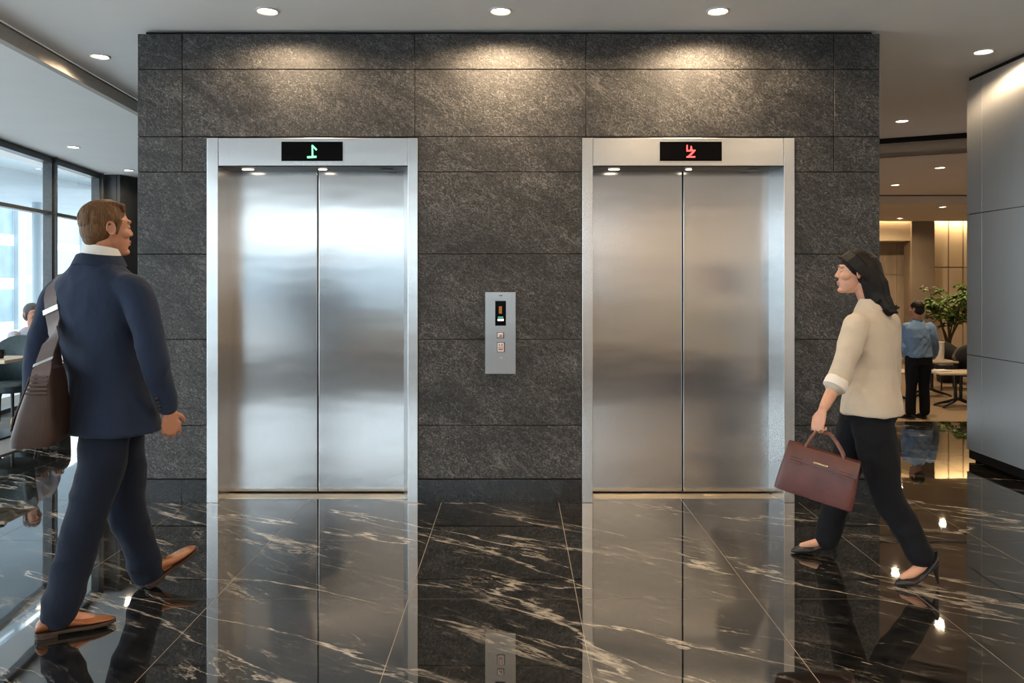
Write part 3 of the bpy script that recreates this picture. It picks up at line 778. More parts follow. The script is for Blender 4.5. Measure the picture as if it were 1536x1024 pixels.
for h_, k_, a_ in ((Rh,Rk,Ra),(Lh,Lk,La)):
    limb(b, [h_, h_.lerp(k_,.5), k_, k_.lerp(a_,.4), a_], [.078,.07,.052,.052,.036])
b.tube([Ra, W(100,925,3.43), W(135,930,3.48)], [.034,.032,.028], 12); b.tube([La, W(232,862,3.97), W(252,848,4.0)], [.034,.030,.026], 12)
hd_dir = W(266,652,3.72)-Rw
hand(b, Rw+hd_dir.normalized()*.012, hd_dir+Vector((-.02,0,-.05)), Vector((-.55,.80,-.1)), 1, (14,24,18), 1.0, .25, 1.12)
ld_dir = W(46,640,3.56)-Lw
hand(b, Lw+ld_dir.normalized()*.015, ld_dir, Vector((.8,.3,0)), -1, (28,42,32), 1.0)
me = fuse(b, .0031, 4)
pe = [p(.087,.031*q,.0125) for q in (-1,1)]; pi_ = [p(.0875,.031*q,.0125) for q in (-1,1)]; pm = p(.099,0,-.0595)
paint(me, [(2, lambda c: any((c-q).length < .0125 and abs((c-q).dot(ax[2])) < .0030 and abs((c-q).dot(ax[1])) < .0090 for q in pe)), (3, lambda c: any((c-q).length < .0125 and abs((c-q).dot(ax[2])) < .0042 and abs((c-q).dot(ax[1])) < .0050 for q in pi_)),
           (1, lambda c: (c-pm).length < .022 and abs((c-pm).dot(ax[2])) < .010 and (c-p(0,0,0)).dot(ax[0]) > .088)])
link('body', me, ['skin_man','lip','eye','iris'], man)
# hair
hb_ = MB()
hb_.ell(p(-.020,0,.042), ax, (.101,.083,.088), 30, 20); hb_.ell(p(-.046,0,-.004), ax, (.070,.078,.074), 26, 16); hb_.ell(p(-.062,0,-.040), ax, (.042,.056,.044), 20, 12)
for q_ in range(9):
    y_ = -.052+.013*q_; hb_.tube([p(.066-.25*abs(y_),y_,.090-.1*abs(y_)), p(.052,y_*.95,.112-.12*abs(y_)), p(.01,y_*.9,.126-.25*abs(y_)), p(-.05,y_*.8,.122-.25*abs(y_))], [.008,.011,.012,.010], 10)
for k in (-1, 1): hb_.tube([p(.028,.074*k,.035), p(.018,.077*k,.0), p(.014,.076*k,-.02)], [(.015,.007),(.012,.006),(.008,.005)], 10)
for k in range(260):
    a = random.uniform(-PI, PI); th = random.uniform(.15, 1.9)
    def q(th): return p(-.020+.100*math.sin(th)*math.cos(a), .082*math.sin(th)*math.sin(a), .042+.088*math.cos(th))
    if math.cos(a) > .25 and th > 1.0: continue
    hb_.tube([q(th), q(th+.18)*.5+q(th+.18)*.5, q(th+.34)], [.0048,.0046,.002], 6)
me = fuse(hb_, .0036, 3); hr = link('hair', me, 'hair_brown', man)
def eyebrows(p, parent, m, s):
    for k in (-1, 1):
        e_ = MB(); e_.tube([p(.089,.014*k,.034), p(.089,.026*k,.039), p(.080,.044*k,.035)], [(.0042*s,.0034*s),(.0046*s,.0034*s),(.0024*s,.0024*s)], 10); build(e_, 'eyebrow', m, parent, smooth=True)
eyebrows(p, hr, 'hair_brown', 1.0)
# shirt collar and cuff
b = MB(); fcol, lcol = axes(HD_T+22); cr = []
for k in range(37):
    a = R(-160+320*k/36); cdir = (-fcol*math.cos(a)+lcol*math.sin(a)); base = Vector((nb.x+.006, nb.y+.005, 0)); dz = .014*(1-math.cos(a))
    cr.append([base+cdir*.079+UP*(1.672-dz), base+cdir*.0815+UP*(1.674-dz), base+cdir*.086+UP*(1.60-dz), base+cdir*.082+UP*(1.60-dz)])
b.rings(cr); shirt_col = build(b, 'shirt', 'shirt_white', man, smooth='auto')
# jacket
b = MB()
def tw(z): return (MO.x-.078*max(0,min(1,(z-.83)/.55)), MO.y+.01)
spec = [(tw(.815),.815,.218,.190,40),(tw(.90),.90,.210,.176,38),(tw(1.0),1.0,.197,.145,34),(tw(1.10),1.10,.188,.135,30),(tw(1.22),1.22,.196,.137,25),(tw(1.34),1.34,.212,.142,HD_T),(tw(1.43),1.43,.220,.135,HD_T),(tw(1.485),1.485,.216,.115,HD_T),(tw(1.525),1.525,.185,.100,HD_T),(tw(1.562),1.562,.130,.090,HD_T),(tw(1.595),1.595,.090,.085,HD_T),(tw(1.61),1.61,.082,.082,HD_T)]
torso_rings(b, spec, 40, 2.5)
for s_, e_, w_ in ((Rs,Re,Rw),(Ls,Le,Lw)):
    ctr = Vector((tw(1.44)[0], tw(1.44)[1], 1.46)); limb(b, [ctr.lerp(s_,.55)+UP*.005, ctr.lerp(s_,.9)-UP*.018, s_.lerp(e_,.30), e_, e_.lerp(w_,.5), w_-(w_-e_).normalized()*.012], [.070,.074,.070,.061,.056,.047], rounded=True)
# folds pressed round the elbow and across the back
for s_, e_, w_ in ((Rs,Re,Rw),):
    for t, r in ((.74,.066),(.88,.066),(1.12,.062),(1.3,.060)):
        c = s_.lerp(e_, t) if t <= 1 else e_.lerp(w_, t-1); d_ = (w_-s_).normalized(); sd = d_.orthogonal().normalized()
        f1 = d_.cross(Vector((0,1,0))).normalized(); b.tube([c+f1*r*.8-d_*.015-Vector((0,.035,0)), c-Vector((0,r*.93,0)), c-f1*r*.8+d_*.02-Vector((0,.03,0))], .010, 8)
jm = fuse(b, .009, 16, fold=.0045, fs=(6,6,4.5))
jacket = link('jacket', jm, 'navy', man)
JB = man.location
f_t, l_t = axes(HD_T)
b = MB()                                               # turned down collar round the neck
cr = []
for k in range(25):
    a = R(-140+280*k/24); cdir = (-f_t*math.cos(a)+l_t*math.sin(a)); base = Vector((nb.x-.004, nb.y, 0))
    cr.append([base+cdir*.086+UP*(1.628-.012*abs(math.sin(a))), base+cdir*.095+UP*(1.634-.012*abs(math.sin(a))), base+cdir*(.108+.016*abs(math.sin(a)))+UP*(1.588-.02*abs(math.sin(a))), base+cdir*.088+UP*(1.575-.02*abs(math.sin(a)))])
b.rings(cr, cap=True); build(b, 'collar', 'navy', jacket, smooth=True, bevel=.003)
b = MB()
dw_ = (Rw-Re).normalized(); sdv = Vector((0,-1,0)); sdv = (sdv-dw_*sdv.dot(dw_)).normalized(); ox = dw_.cross(sdv)
for k in range(4):
    c = Rw-dw_*(.022+.02*k)+sdv*(.049+.0015*k)+ox*.012
    b.ell(c, (dw_, ox, sdv), (.0072,.0072,.004), 10, 6)
build(b, 'cuff_button', 'sole', jacket, smooth=True)
b = MB(); limb(b, [Rw-dw_*.02, Rw+dw_*.006], [.0385,.0375], rounded=False); build(b, 'shirt_cuff', 'shirt_white', shirt_col, smooth='auto')
# trousers
def trousers(mb, waist, hd, a, bb, legs, rad, z0, z1):
    torso_rings(mb, [(waist, z1, a, bb, hd), (waist, (z0+z1)/2, a*1.04, bb*1.08, hd), (waist, z0, a*.98, bb*1.05, hd)], 32)
    for pts in legs: limb(mb, pts, rad, sub=6, seg=20)
b = MB()
Rhem, Lhem = W(89,917,3.42), W(221,857,3.94)
trousers(b, (MO.x,MO.y), 42, .165, .125, [[Rh, Rh.lerp(Rk,.5)+Vector((.012,0,0)), Rk, Rk.lerp(Rhem,.5)+Vector((-.002,0,0)), Rhem], [Lh, Lh.lerp(Lk,.5), Lk, Lk.lerp(Lhem,.5), Lhem]], [.100,.102,.084,.078,(.068,.080)], .84, 1.0)
for h_, k_, e_ in ((Rh,Rk,Rhem),(Lh,Lk,Lhem)):
    for t, r, w in ((.86,.086,.02),(1.0,.084,.03),(1.12,.080,.02),(1.84,.074,.02),(1.93,.074,.016)):
        c = h_.lerp(k_, t) if t <= 1 else k_.lerp(e_, t-1)
        b.tube([c+Vector((-r*.8,-.02,w)), c+Vector((0,-r*.95,-w*.3)), c+Vector((r*.75,-.03,-w))], .009, 8)
trous_man = link('trousers', fuse(b, .009, 6, fold=.007, fs=(5,5,6.5), seed=3), 'navy_trouser', man)
shoe('shoe', (-2.030,3.372,.0), (-1.765,3.520,.0), man, ('shoe_tan','sole'))
hv = Vector((-1.812,3.915,.004)); tv_ = Vector((.60,.72,.42)).normalized()
shoe('shoe', hv, hv+tv_*.29, man, ('shoe_tan','sole'), 1.12)
# ---------------- shoulder bag of the man
BC = W(68,606,3.47)
mbag = thing('shoulder_bag', (BC.x,BC.y,BC.z-.17), 'dark brown leather bag hanging at the hip of the man in the navy suit', 'bag')
bx = Vector((-.25,.97,0)).normalized(); by = UP.cross(bx); tl = Vector((.13,0,1)).normalized()
def bagring(z, hw, hd, n=5, seg=36):
    r = []
    for i in range(seg):
        t = 2*PI*i/seg; cs, sn = math.cos(t), math.sin(t)
        r.append(BC+tl*-z*-1+bx*hw*math.copysign(abs(cs)**(2/n), cs)+by*hd*math.copysign(abs(sn)**(2/n), sn))
    return r
b = MB(); b.rings([bagring(z,hw,hd) for z, hw, hd in ((-.168,.135,.070),(-.164,.148,.084),(-.13,.152,.089),(-.02,.145,.074),(.08,.130,.054),(.140,.115,.038),(.158,.105,.030))])
bag_body = build(b, 'bag_body', 'bag_brown', mbag, smooth='auto', angle=60)
b = MB()                                               # flap over the outer face
for sgn in (1,):
    rs = []
    for z, off, hw in ((.158,-.025,.088),(.164,.0,.090),(.158,.026,.092),(.12,.046,.098),(.04,.062,.104),(-.04,.079,.108),(-.075,.085,.104),(-.085,.086,.095)):
        c = BC+tl*z+by*off; rs.append([c-bx*hw, c+bx*hw, c+bx*hw+by*.005, c-bx*hw+by*.005])
    b.rings(rs)
build(b, 'flap', 'bag_brown', mbag, smooth='auto', bevel=.003)
b = MB()
for o in (-.075, .075):
    rs = []
    for z, off in ((.13,.049),(.04,.069),(-.04,.086),(-.10,.093)):
        c = BC+tl*z+by*off+bx*o; rs.append([c-bx*.014, c+bx*.014, c+bx*.014+by*.004, c-bx*.014+by*.004])
    b.rings(rs)
build(b, 'closing_strap', 'strap', mbag, bevel=.001)
for o in (-.075, .075):
    b = MB(); c = BC+tl*-.055+by*.094+bx*o
    b.obox(c, bx, by, tl, .019, .003, .014); build(b, 'buckle', 'brass', mbag, bevel=.002)
b = MB(); e0 = BC-bx*.128+tl*.10                       # end gusset tab with stitched bars, the side towards the room
for k in range(5):
    c = e0+tl*(.035-.017*k)-bx*(.004+.003*k); b.obox(c, by, bx, tl, .030+.003*k, .004, .0045)
build(b, 'stitched_tab', 'strap', mbag, bevel=.0015)
# strap: lies on the back of the jacket, over the shoulder, down the chest
zs_ = [1.285,1.315,1.35,1.40,1.44,1.475]
def strap_x(z): return -2.018-(z-1.144)*.30
back = on_surface(jm, JB, [(strap_x(z), 2.6, z) for z in zs_], (0,1,0), .007)
front = on_surface(jm, JB, [(strap_x(z)+.01, 4.8, z) for z in (1.46,1.42,1.38)], (0,-1,0), .007)
top = on_surface(jm, JB, [(strap_x(1.48), y, 2.2) for y in (3.72,3.76,3.80,3.84)], (0,0,-1), .008)
bk = [q for q in back if q]; n0 = Vector((0,-1,.05)).normalized(); s0 = BC-bx*.119+tl*.105; s1 = BC-bx*.104+tl*.168
pts = [(s0, n0), (s1, n0), (s1.lerp(bk[0][0], .35)+Vector((0,-.012,0)), n0), (s1.lerp(bk[0][0], .7)+Vector((0,-.010,0)), n0)]+[(q[0], Vector((q[1].x*.4, q[1].y, q[1].z)).normalized()) for q in bk]+[q for q in top if q]+[q for q in front if q]+[(Vector((-2.215,3.80,1.30)), Vector((-.3,.95,0)).normalized()), (Vector((-2.17,3.70,1.18)), Vector((-.8,.6,0)).normalized()), (BC+bx*.10+tl*.15, Vector((-.9,.4,0)).normalized())]
# smooth the run a little
P_ = [q[0] for q in pts]; N_ = [q[1] for q in pts]
for _ in range(2):
    P2 = P_[:]
    for i in range(2, len(P_)-1): P2[i] = P_[i]*.5+(P_[i-1]+P_[i+1])*.25+N_[i]*.0015
    P_ = P2
Q_, NQ = [], []
for i in range(len(P_)-1):
    for k in range(4): Q_.append(P_[i].lerp(P_[i+1], k/4)); NQ.append(N_[i].lerp(N_[i+1], k/4).normalized())
Q_.append(P_[-1]); NQ.append(N_[-1])
b = MB(); b.ribbon(Q_, NQ, .078, .006); strp = build(b, 'shoulder_strap', 'strap', mbag, smooth='auto')
def clasp(z, m, hh):
    i = min(range(len(Q_)//2), key=lambda k: abs(Q_[k].z-z)); t = (Q_[i+1]-Q_[i-1]).normalized(); n = NQ[i]; s_ = t.cross(n).normalized()
    b = MB(); b.obox(Q_[i]+n*.009, s_, n, t, .046, .004, hh); build(b, 'strap_clasp', m, strp, bevel=.003)
clasp(Z(466,3.55), 'chrome', .013); clasp(Z(541,3.48), 'chrome', .011)
# ---------------- the woman in the beige blazer
WO = Vector((1.86, 4.20, 0))
wom = thing('person', WO, 'woman in a beige blazer and dark trousers walking left with a handbag', 'person')
wh = W(1283,409,4.22)
H_T, H_P, H_H = -48, -62, -76
wLs, wLe, wLw = W(1284,490,4.09), W(1262,560,4.02), W(1236,611,3.965)
wRs, wRe, wRw = W(1333,487,4.30), W(1336,556,4.40), W(1330,618,4.42)
wLh, wLk, wLa = W(1306,622,4.14), W(1330,742,4.06), W(1383,835,3.975)
wRh, wRk, wRa = W(1292,622,4.26), W(1266,712,4.38), W(1243,806,4.42)
wn = W(1304,455,4.22)
b = MB()
p, ax = head(b, wh, H_H, .92, True)
b.tube([wn-UP*.05, wn, p(-.03,0,-.05)], [.052,.047,.047], 18); b.tube([p(-.02,0,-.065), p(.035,0,-.09)], [.044,.028], 14)
def wt(z): return (wn.x+(WO.x+.0-wn.x)*max(0,min(1,(1.38-z)/.5)), 4.2)
torso_rings(b, [(wt(.78),.78,.140,.105,H_P),(wt(.9),.90,.150,.11,H_P),(wt(1.03),1.03,.115,.082,-55),(wt(1.15),1.15,.125,.088,H_T),(wt(1.24),1.24,.135,.09,H_T),(wt(1.31),1.31,.12,.07,H_T),(wt(1.35),1.35,.075,.052,H_T),(wt(1.39),1.39,.048,.046,H_T)])
for s_, e_, w_ in ((wLs,wLe,wLw),(wRs,wRe,wRw)): limb(b, [s_, s_.lerp(e_,.5), e_, e_.lerp(w_,.4), w_], [.040,.037,.034,.034,.024])
for h_, k_, a_ in ((wLh,wLk,wLa),(wRh,wRk,wRa)): limb(b, [h_, h_.lerp(k_,.5), k_, k_.lerp(a_,.4), a_], [.075,.068,.05,.046,.032])
# insteps
wRt = Vector((W(1186,826,4.43).x, 4.43, .018)); wRhl = W(1250,812,4.415)
b.tube([wRa, W(1243,811,4.42), W(1225,815,4.42)+UP*.004, W(1203,820,4.425)+UP*.006], [.032,.028,.024,.017], 12)
wLt = Vector((W(1342,876,3.945).x, 3.945, .018)); wLhl = W(1400,845,3.95)
b.tube([wLa, W(1388,846,3.965), W(1366,863,3.955)+UP*.006, W(1354,868,3.95)+UP*.008], [.032,.030,.024,.017], 12)
hdir = W(1218,642,3.945)-wLw
HN = Vector((.80,.42,.0)); hand(b, wLw+hdir.normalized()*.012, hdir+Vector((.01,0,-.05)), HN, -1, (24,88,72), .92, .5, 1.08)
hand(b, wRw, (wRw-wRe)+Vector((.01,0,0)), Vector((-.7,-.5,0)), 1, (28,40,30), .90)
me = fuse(b, .0030, 4)
pe = [p(.087,.031*q,.0125) for q in (-1,1)]; pi_ = [p(.0875,.031*q,.0125) for q in (-1,1)]; pm = p(.099,0,-.0595)
paint(me, [(2, lambda c: any((c-q).length < .0125 and abs((c-q).dot(ax[2])) < .0030 and abs((c-q).dot(ax[1])) < .0090 for q in pe)), (3, lambda c: any((c-q).length < .0125 and abs((c-q).dot(ax[2])) < .0042 and abs((c-q).dot(ax[1])) < .0050 for q in pi_)),
           (1, lambda c: (c-pm).length < .021 and abs((c-pm).dot(ax[2])) < .010 and (c-p(0,0,0)).dot(ax[0]) > .080)])
link('body', me, ['skin_woman','lip','eye','iris'], wom)
b = MB(); s9 = .92
b.ell(p(-.020,0,.044), ax, (.106*s9,.088*s9,.092*s9), 30, 20); b.ell(p(-.052,0,.0), ax, (.080*s9,.084*s9,.085*s9), 26, 16)
for k in (-1, 1): 
    for j in range(8):
        t = j/7; b.tube([p(.074-.05*t,.034*k,.088+.034*t), p(.050-.045*t,.070*k,.060+.035*t), p(.012-.045*t,.088*k,.022+.026*t), p(-.035-.030*t,.088*k,-.018+.01*t), p(-.06-.03*t,.080*k,-.06)], [(.010,.007),(.012,.007),(.013,.008),(.013,.009),(.010,.008)], 10)
fl_, ll_ = axes(H_H)
tip = W(1330,462,4.12)
back_pts = [p(-.06,0,.03), p(-.085,0,-.05), p(-.105,0,-.13), (p(-.12,0,-.20)+tip)/2, tip]
b.tube(back_pts, [(.088,.074),(.092,.068),(.088,.062),(.074,.052),(.046,.030)], 20, up=fl_)
for k in range(150):
    o = random.uniform(-1, 1); o2 = random.uniform(-1, 1)
    pts_ = [q+ll_*o*r1*.95-fl_*abs(o2)*r2*.9 for q, r1, r2 in zip(back_pts, (.090,.094,.090,.078,.050), (.078,.072,.066,.056,.036))]
    pts_[0] = p(-.03,0,.04).lerp(pts_[0], .75); pts_[-1] = pts_[-1]-UP*random.uniform(-.02,.03)+fl_*random.uniform(-.03,.01)
    b.tube(pts_, [.005,.0055,.0055,.005,.002], 6)
hr = link('hair', fuse(b, .0036, 4), 'hair_dark', wom); eyebrows(p, hr, 'hair_dark', .9)
# trousers
b = MB()
wLhem, wRhem = W(1381,832,3.975), W(1240,808,4.42)
trousers(b, (WO.x,WO.y), H_P, .150, .118, [[wLh, wLh.lerp(wLk,.5), wLk, wLk.lerp(wLhem,.5)+Vector((.004,0,0)), wLhem], [wRh, wRh.lerp(wRk,.5), wRk, wRk.lerp(wRhem,.5), wRhem]], [.105,.098,.074,.068,(.066,.062)], .78, .93)
for h_, k_, e_ in ((wLh,wLk,wLhem),(wRh,wRk,wRhem)):
    for t, r, w in ((.84,.078,.02),(1.0,.074,.03),(1.2,.071,.02)):
        c = h_.lerp(k_, t) if t <= 1 else k_.lerp(e_, t-1)
        b.tube([c+Vector((-r*.8,-.02,w)), c+Vector((0,-r*.95,-w*.3)), c+Vector((r*.75,-.03,-w))], .008, 8)
link('trousers', fuse(b, .008, 5, fold=.005, fs=(6,6,7), seed=5), 'black_trouser', wom)
# blazer
b = MB()
def wb(z): return (wn.x+(WO.x+.005-wn.x)*max(0,min(1,(1.36-z)/.4)), 4.2)
torso_rings(b, [(wb(.815),.815,.190,.150,-58),(wb(.88),.88,.182,.142,-58),(wb(.98),.98,.160,.122,-54),(wb(1.06),1.06,.150,.112,-50),(wb(1.16),1.16,.162,.118,H_T),(wb(1.25),1.25,.175,.115,H_T),(wb(1.305),1.305,.168,.098,H_T),(wb(1.345),1.345,.120,.078,H_T),(wb(1.375),1.375,.075,.066,H_T),(wb(1.395),1.395,.062,.060,H_T)], 40, 2.4)
cuff = wLe.lerp(wLw, .36)
limb(b, [wLs+Vector((.005,0,.012)), wLs.lerp(wLe,.4), wLe, cuff], [.064,.061,.056,.052])
limb(b, [wRs+Vector((0,0,.012)), wRs.lerp(wRe,.4), wRe, wRe.lerp(wRw,.45)], [.062,.059,.054,.052])
for t in (.55,.68,.8,.92,1.05):
    c = wLs.lerp(wLe, min(t,1)) if t <= 1 else wLe.lerp(cuff, (t-1)*4); d_ = (wLe-wLs).normalized(); f1 = d_.cross(Vector((0,1,0))).normalized()
    b.tube([c+f1*.048-d_*.012-Vector((0,.028,0)), c-Vector((0,.056,0)), c-f1*.048+d_*.016-Vector((0,.024,0))], .008, 8)
bm_ = fuse(b, .008, 8, fold=.005, fs=(8,8,6), seed=9); blz = link('blazer', bm_, 'blazer', wom)
b = MB(); dc = (cuff-wLe).normalized()
b.tube([cuff-dc*.035, cuff-dc*.02, cuff+dc*.012, cuff+dc*.016], [.0565,.0585,.0575,.050], 24, rounded=False); build(b, 'rolled_cuff', 'blazer_lining', blz, smooth='auto')
f_t, l_t = axes(H_T); b = MB(); cr = []
for k in range(21):
    a = R(-130+260*k/20); cdir = (-f_t*math.cos(a)+l_t*math.sin(a)); base = Vector((wn.x, 4.2, 0)); dr = .02*abs(math.sin(a))
    cr.append([base+cdir*.060+UP*1.410, base+cdir*.067+UP*1.414, base+cdir*(.085+.02*abs(math.sin(a)))+UP*(1.368-dr), base+cdir*.070+UP*(1.358-dr)])
b.rings(cr); build(b, 'collar', 'blazer', blz, smooth=True, bevel=.003)
# pumps
def pump(toe, ball, hl, tipz, name='pump'):
    # toe tip, ball of the foot on the floor, heel seat, heel tip
    mb = MB(); axis = Vector((hl.x-toe.x, hl.y-toe.y, 0)).normalized(); sd = UP.cross(axis)
    def ring(c, w, h, n=16):
        return [c+sd*w*math.cos(2*PI*i/n)+UP*(h*(math.sin(2*PI*i/n)+1)/2) for i in range(n)]
    def C(t):                                          # sole curve
        q = toe.lerp(hl, t); z0, z1, z2 = .004, .004, hl.z
        z = .004 if t < .38 else .004+(hl.z-.004)*((t-.38)/.62)**1.25
        return Vector((q.x, q.y, z))
    spec = ((0,.006,.014),(.04,.014,.022),(.12,.026,.032),(.24,.036,.040),(.36,.040,.040),(.5,.036,.032),(.64,.032,.034),(.78,.032,.046),(.9,.033,.060),(.97,.030,.066),(1.0,.022,.066))
    mb.rings([ring(C(t), w, h) for t, w, h in spec])
    me = fuse(mb, .004, 4); o = link(name, me, 'pump', wom)
    hb2 = MB(); e = C(.93)+UP*.012; tp = Vector((C(1.0).x+axis.x*.006, C(1.0).y+axis.y*.006, tipz))
    hb2.tube([e+UP*.01, e.lerp(tp,.35), e.lerp(tp,.7), tp], [.021,.013,.008,.0055], 14, rounded=False); build(hb2, 'stiletto_heel', 'pump', o, smooth='auto')
pump(wRt, None, Vector((W(1253,820,4.412).x, 4.412, .068)), .0)
pump(wLt, None, Vector((W(1406,845,3.95).x, 3.95, .110)), .012)
# ---------------- handbag
bu = Vector((.90,-.435,0)).normalized(); bn = UP.cross(bu)            # long direction, depth direction (away from the camera)
tiltm = Matrix.Rotation(R(13), 3, bn); hu = tiltm @ bu; hz = tiltm @ UP
if hu.z > 0: tiltm = Matrix.Rotation(R(-13), 3, bn); hu = tiltm @ bu; hz = tiltm @ UP
HB = W(1228,711,3.93)
hbag = thing('handbag', (HB.x,HB.y,HB.z-.14), 'reddish brown leather handbag held by the woman in the beige blazer', 'handbag')
def hring(z, hw, hd, n=9, seg=48):
    r = []
    for i in range(seg):
        t = 2*PI*i/seg; cs, sn = math.cos(t), math.sin(t)
        r.append(HB+hz*z+hu*hw*math.copysign(abs(cs)**(2/n), cs)+bn*hd*math.copysign(abs(sn)**(2/n), sn))
    return r
b = MB(); b.rings([hring(*q) for q in ((-.118,.176,.056),(-.114,.183,.064),(-.09,.184,.066),(0,.178,.056),(.08,.172,.040),(.112,.170,.030),(.116,.166,.026))])
bd = build(b, 'bag_body', 'handbag', hbag, smooth='auto', angle=55)
b = MB(); rs = []
for z, off in ((.117,.03),(.122,.0),(.118,-.030),(.09,-.043),(.055,-.052),(.045,-.054)):
    c = HB+hz*z+bn*off; rs.append([c-hu*.168, c+hu*.168, c+hu*.168-bn*.004, c-hu*.168-bn*.004])
b.rings(rs); build(b, 'flap', 'handbag', hbag, smooth='auto', bevel=.002)
b = MB(); c = HB+hz*.062-bn*.058; b.obox(c, hu, bn, hz, .034, .003, .0045); build(b, 'clasp', 'brass', hbag, bevel=.002)
for o in (-.115, .115):
    b = MB()
    for k in range(3): b.obox(HB+hz*(.066-.014*k)-bn*.0585+hu*o, hu, bn, hz, .028, .002, .0045)
    build(b, 'strap_tab', 'handbag_pale', hbag, bevel=.001)
gd = (hdir+Vector((.01,0,-.05))).normalized(); gn = (HN-gd*HN.dot(gd)).normalized(); grip = wLw+gd*(.012+.108)+gn*.030
for off in (-.026, .026):
    b = MB(); a0 = HB-hu*.085+hz*.10+bn*off; a1 = HB+hu*.085+hz*.10+bn*off
    g0 = grip+bn*off*.25
    pts_ = [a0, a0+hz*.03, a0.lerp(g0,.55)+hz*.045, g0-hu*.02, g0+hu*.02, a1.lerp(g0,.55)+hz*.045, a1+hz*.03, a1]
    limb(b, pts_, [.0068]*8, sub=5, seg=10); build(b, 'handle', 'handbag_pale', hbag, smooth=True)
# ---------------- generic clothed figures farther off
def figure(name, base, label, heading, joints, mats, head_c, hs=1.0, hairm='hair_dark', vox=.009):
    t = thing('person', base, label, 'person')
    b = MB(); p, ax = head(b, head_c, heading, hs); nk = joints['neck']
    b.tube([nk-UP*.06, nk, p(-.025,0,-.05)], [.05,.05,.05], 14)
    torso_rings(b, [((c.x,c.y), c.z, a*.8, bb*.8, h) for c, a, bb, h in joints['torso']])
    for pts in joints['arms']: limb(b, pts, [.042,.04,.034,.026][:len(pts)])
    for pts in joints['legs']: limb(b, pts, [.07,.06,.05,.04,.035][:len(pts)])
    for wr_, d_, n_, ts in joints['hands']: hand(b, wr_, d_, n_, ts, (30,45,30), .95)
    link('body', fuse(b, .005, 4), 'skin_man', t)
    b = MB(); b.ell(p(-.022,0,.044), ax, (.102*hs,.086*hs,.09*hs), 24, 16); b.ell(p(-.05,0,-.008), ax, (.072*hs,.081*hs,.078*hs), 20, 14)
    link('hair', fuse(b, .006, 3), hairm, t)
    b = MB(); torso_rings(b, [((c.x,c.y), c.z, a, bb, h) for c, a, bb, h in joints['torso']])
    for pts in joints['arms']: limb(b, pts, [.066,.060,.052,.043][:len(pts)])
    link('shirt', fuse(b, vox, 6, fold=.006, fs=(9,9,8)), mats[0], t)
    b = MB(); c, a, bb, h = joints['torso'][0]
    torso_rings(b, [((c.x,c.y), c.z+.1, a*.90, bb*.90, h), ((c.x,c.y), c.z-.10, a*.94, bb*.98, h)])
    for pts in joints['legs']: limb(b, pts, [.10,.09,.07,.068,.066][:len(pts)])
    link('trousers', fuse(b, vox, 5), mats[1], t)
    for hl, te in joints['feet']: shoe('shoe', hl, te, t, ('pump','sole'), .95, low=True)
    return t, p
DB = 10.89; zf = SUNK
fo = W(1374,628,DB); fo.z = zf
def B(px, py, dd=0): return W(px, py, DB+dd)
jn = {'neck': B(1376,480), 'torso': [(B(1380,535), .178, .125, -18), (B(1379,520), .172, .118, -18), (B(1378,505), .185, .12, -15), (B(1377,492), .185, .105, -15), (B(1376,485), .12, .08, -15), (B(1375,479), .062, .06, -15)],
      'arms': [[B(1361,490,.02), B(1359,508,.05), B(1358,524,.0), B(1360,533,.14)], [B(1395,490,-.02), B(1400,508,-.04), B(1402,524,.06), B(1399,535,.16)]],
      'legs': [[B(1369,538), B(1368,560), B(1367,580), B(1366,603), B(1366,619)], [B(1386,538), B(1386,560), B(1386,580), B(1387,603), B(1387,617)]],
      'hands': [(B(1360,534,.16), (.0,.6,-.5), (.9,.2,0), 1), (B(1399,536,.18), (-.2,.6,-.5), (-.9,.2,0), -1)],
      'feet': [(Vector((B(1368,0).x, DB-.06, zf)), Vector((B(1368,0).x-.12, DB+.16, zf))), (Vector((B(1387,0).x, DB-.02, zf)), Vector((B(1387,0).x-.05, DB+.23, zf)))]}
figure('person', fo, 'person in a light blue shirt and dark trousers standing by the lounge tables', -35, jn, ('blue_shirt','black_trouser'), B(1374,464), .90)
# seated guest by the left windows
gx, gy, gh = -5.47, 9.02, 120
gf, gl_ = axes(gh)
def GP(f_, l_, z): return Vector((gx, gy, z))+gf*f_+gl_*l_
jn = {'neck': GP(.02,0,1.005), 'torso': [(GP(0,0,.50), .165, .13, gh), (GP(0,0,.66), .155, .12, gh), (GP(0,0,.82), .180, .12, gh), (GP(0,0,.91), .175, .10, gh), (GP(0,0,.965), .11, .08, gh), (GP(0,0,.995), .06, .06, gh)],
      'arms': [[GP(0,.19*q,.90), GP(.05,.225*q,.78), GP(.09,.22*q,.66), GP(.29,.13*q,.62)] for q in (1,-1)],
      'legs': [[GP(0,.09*q,.50), GP(.2,.10*q,.52), GP(.42,.11*q,.51), GP(.44,.11*q,.28), GP(.42,.11*q,.10)] for q in (1,-1)],
      'hands': [(GP(.31,.12*q,.625), gf-gl_*.3*q, Vector((0,0,-1)), -q) for q in (1,-1)],
      'feet': [(GP(.37,.11*q,.013), GP(.61,.13*q,.013)) for q in (1,-1)]}
figure('person', Vector((gx,gy,.013)), 'guest in a pale shirt seated by the windows, half hidden behind the man', gh, jn, ('lavender','dark_cloth'), GP(.03,0,1.135), 1.0, 'hair_grey')
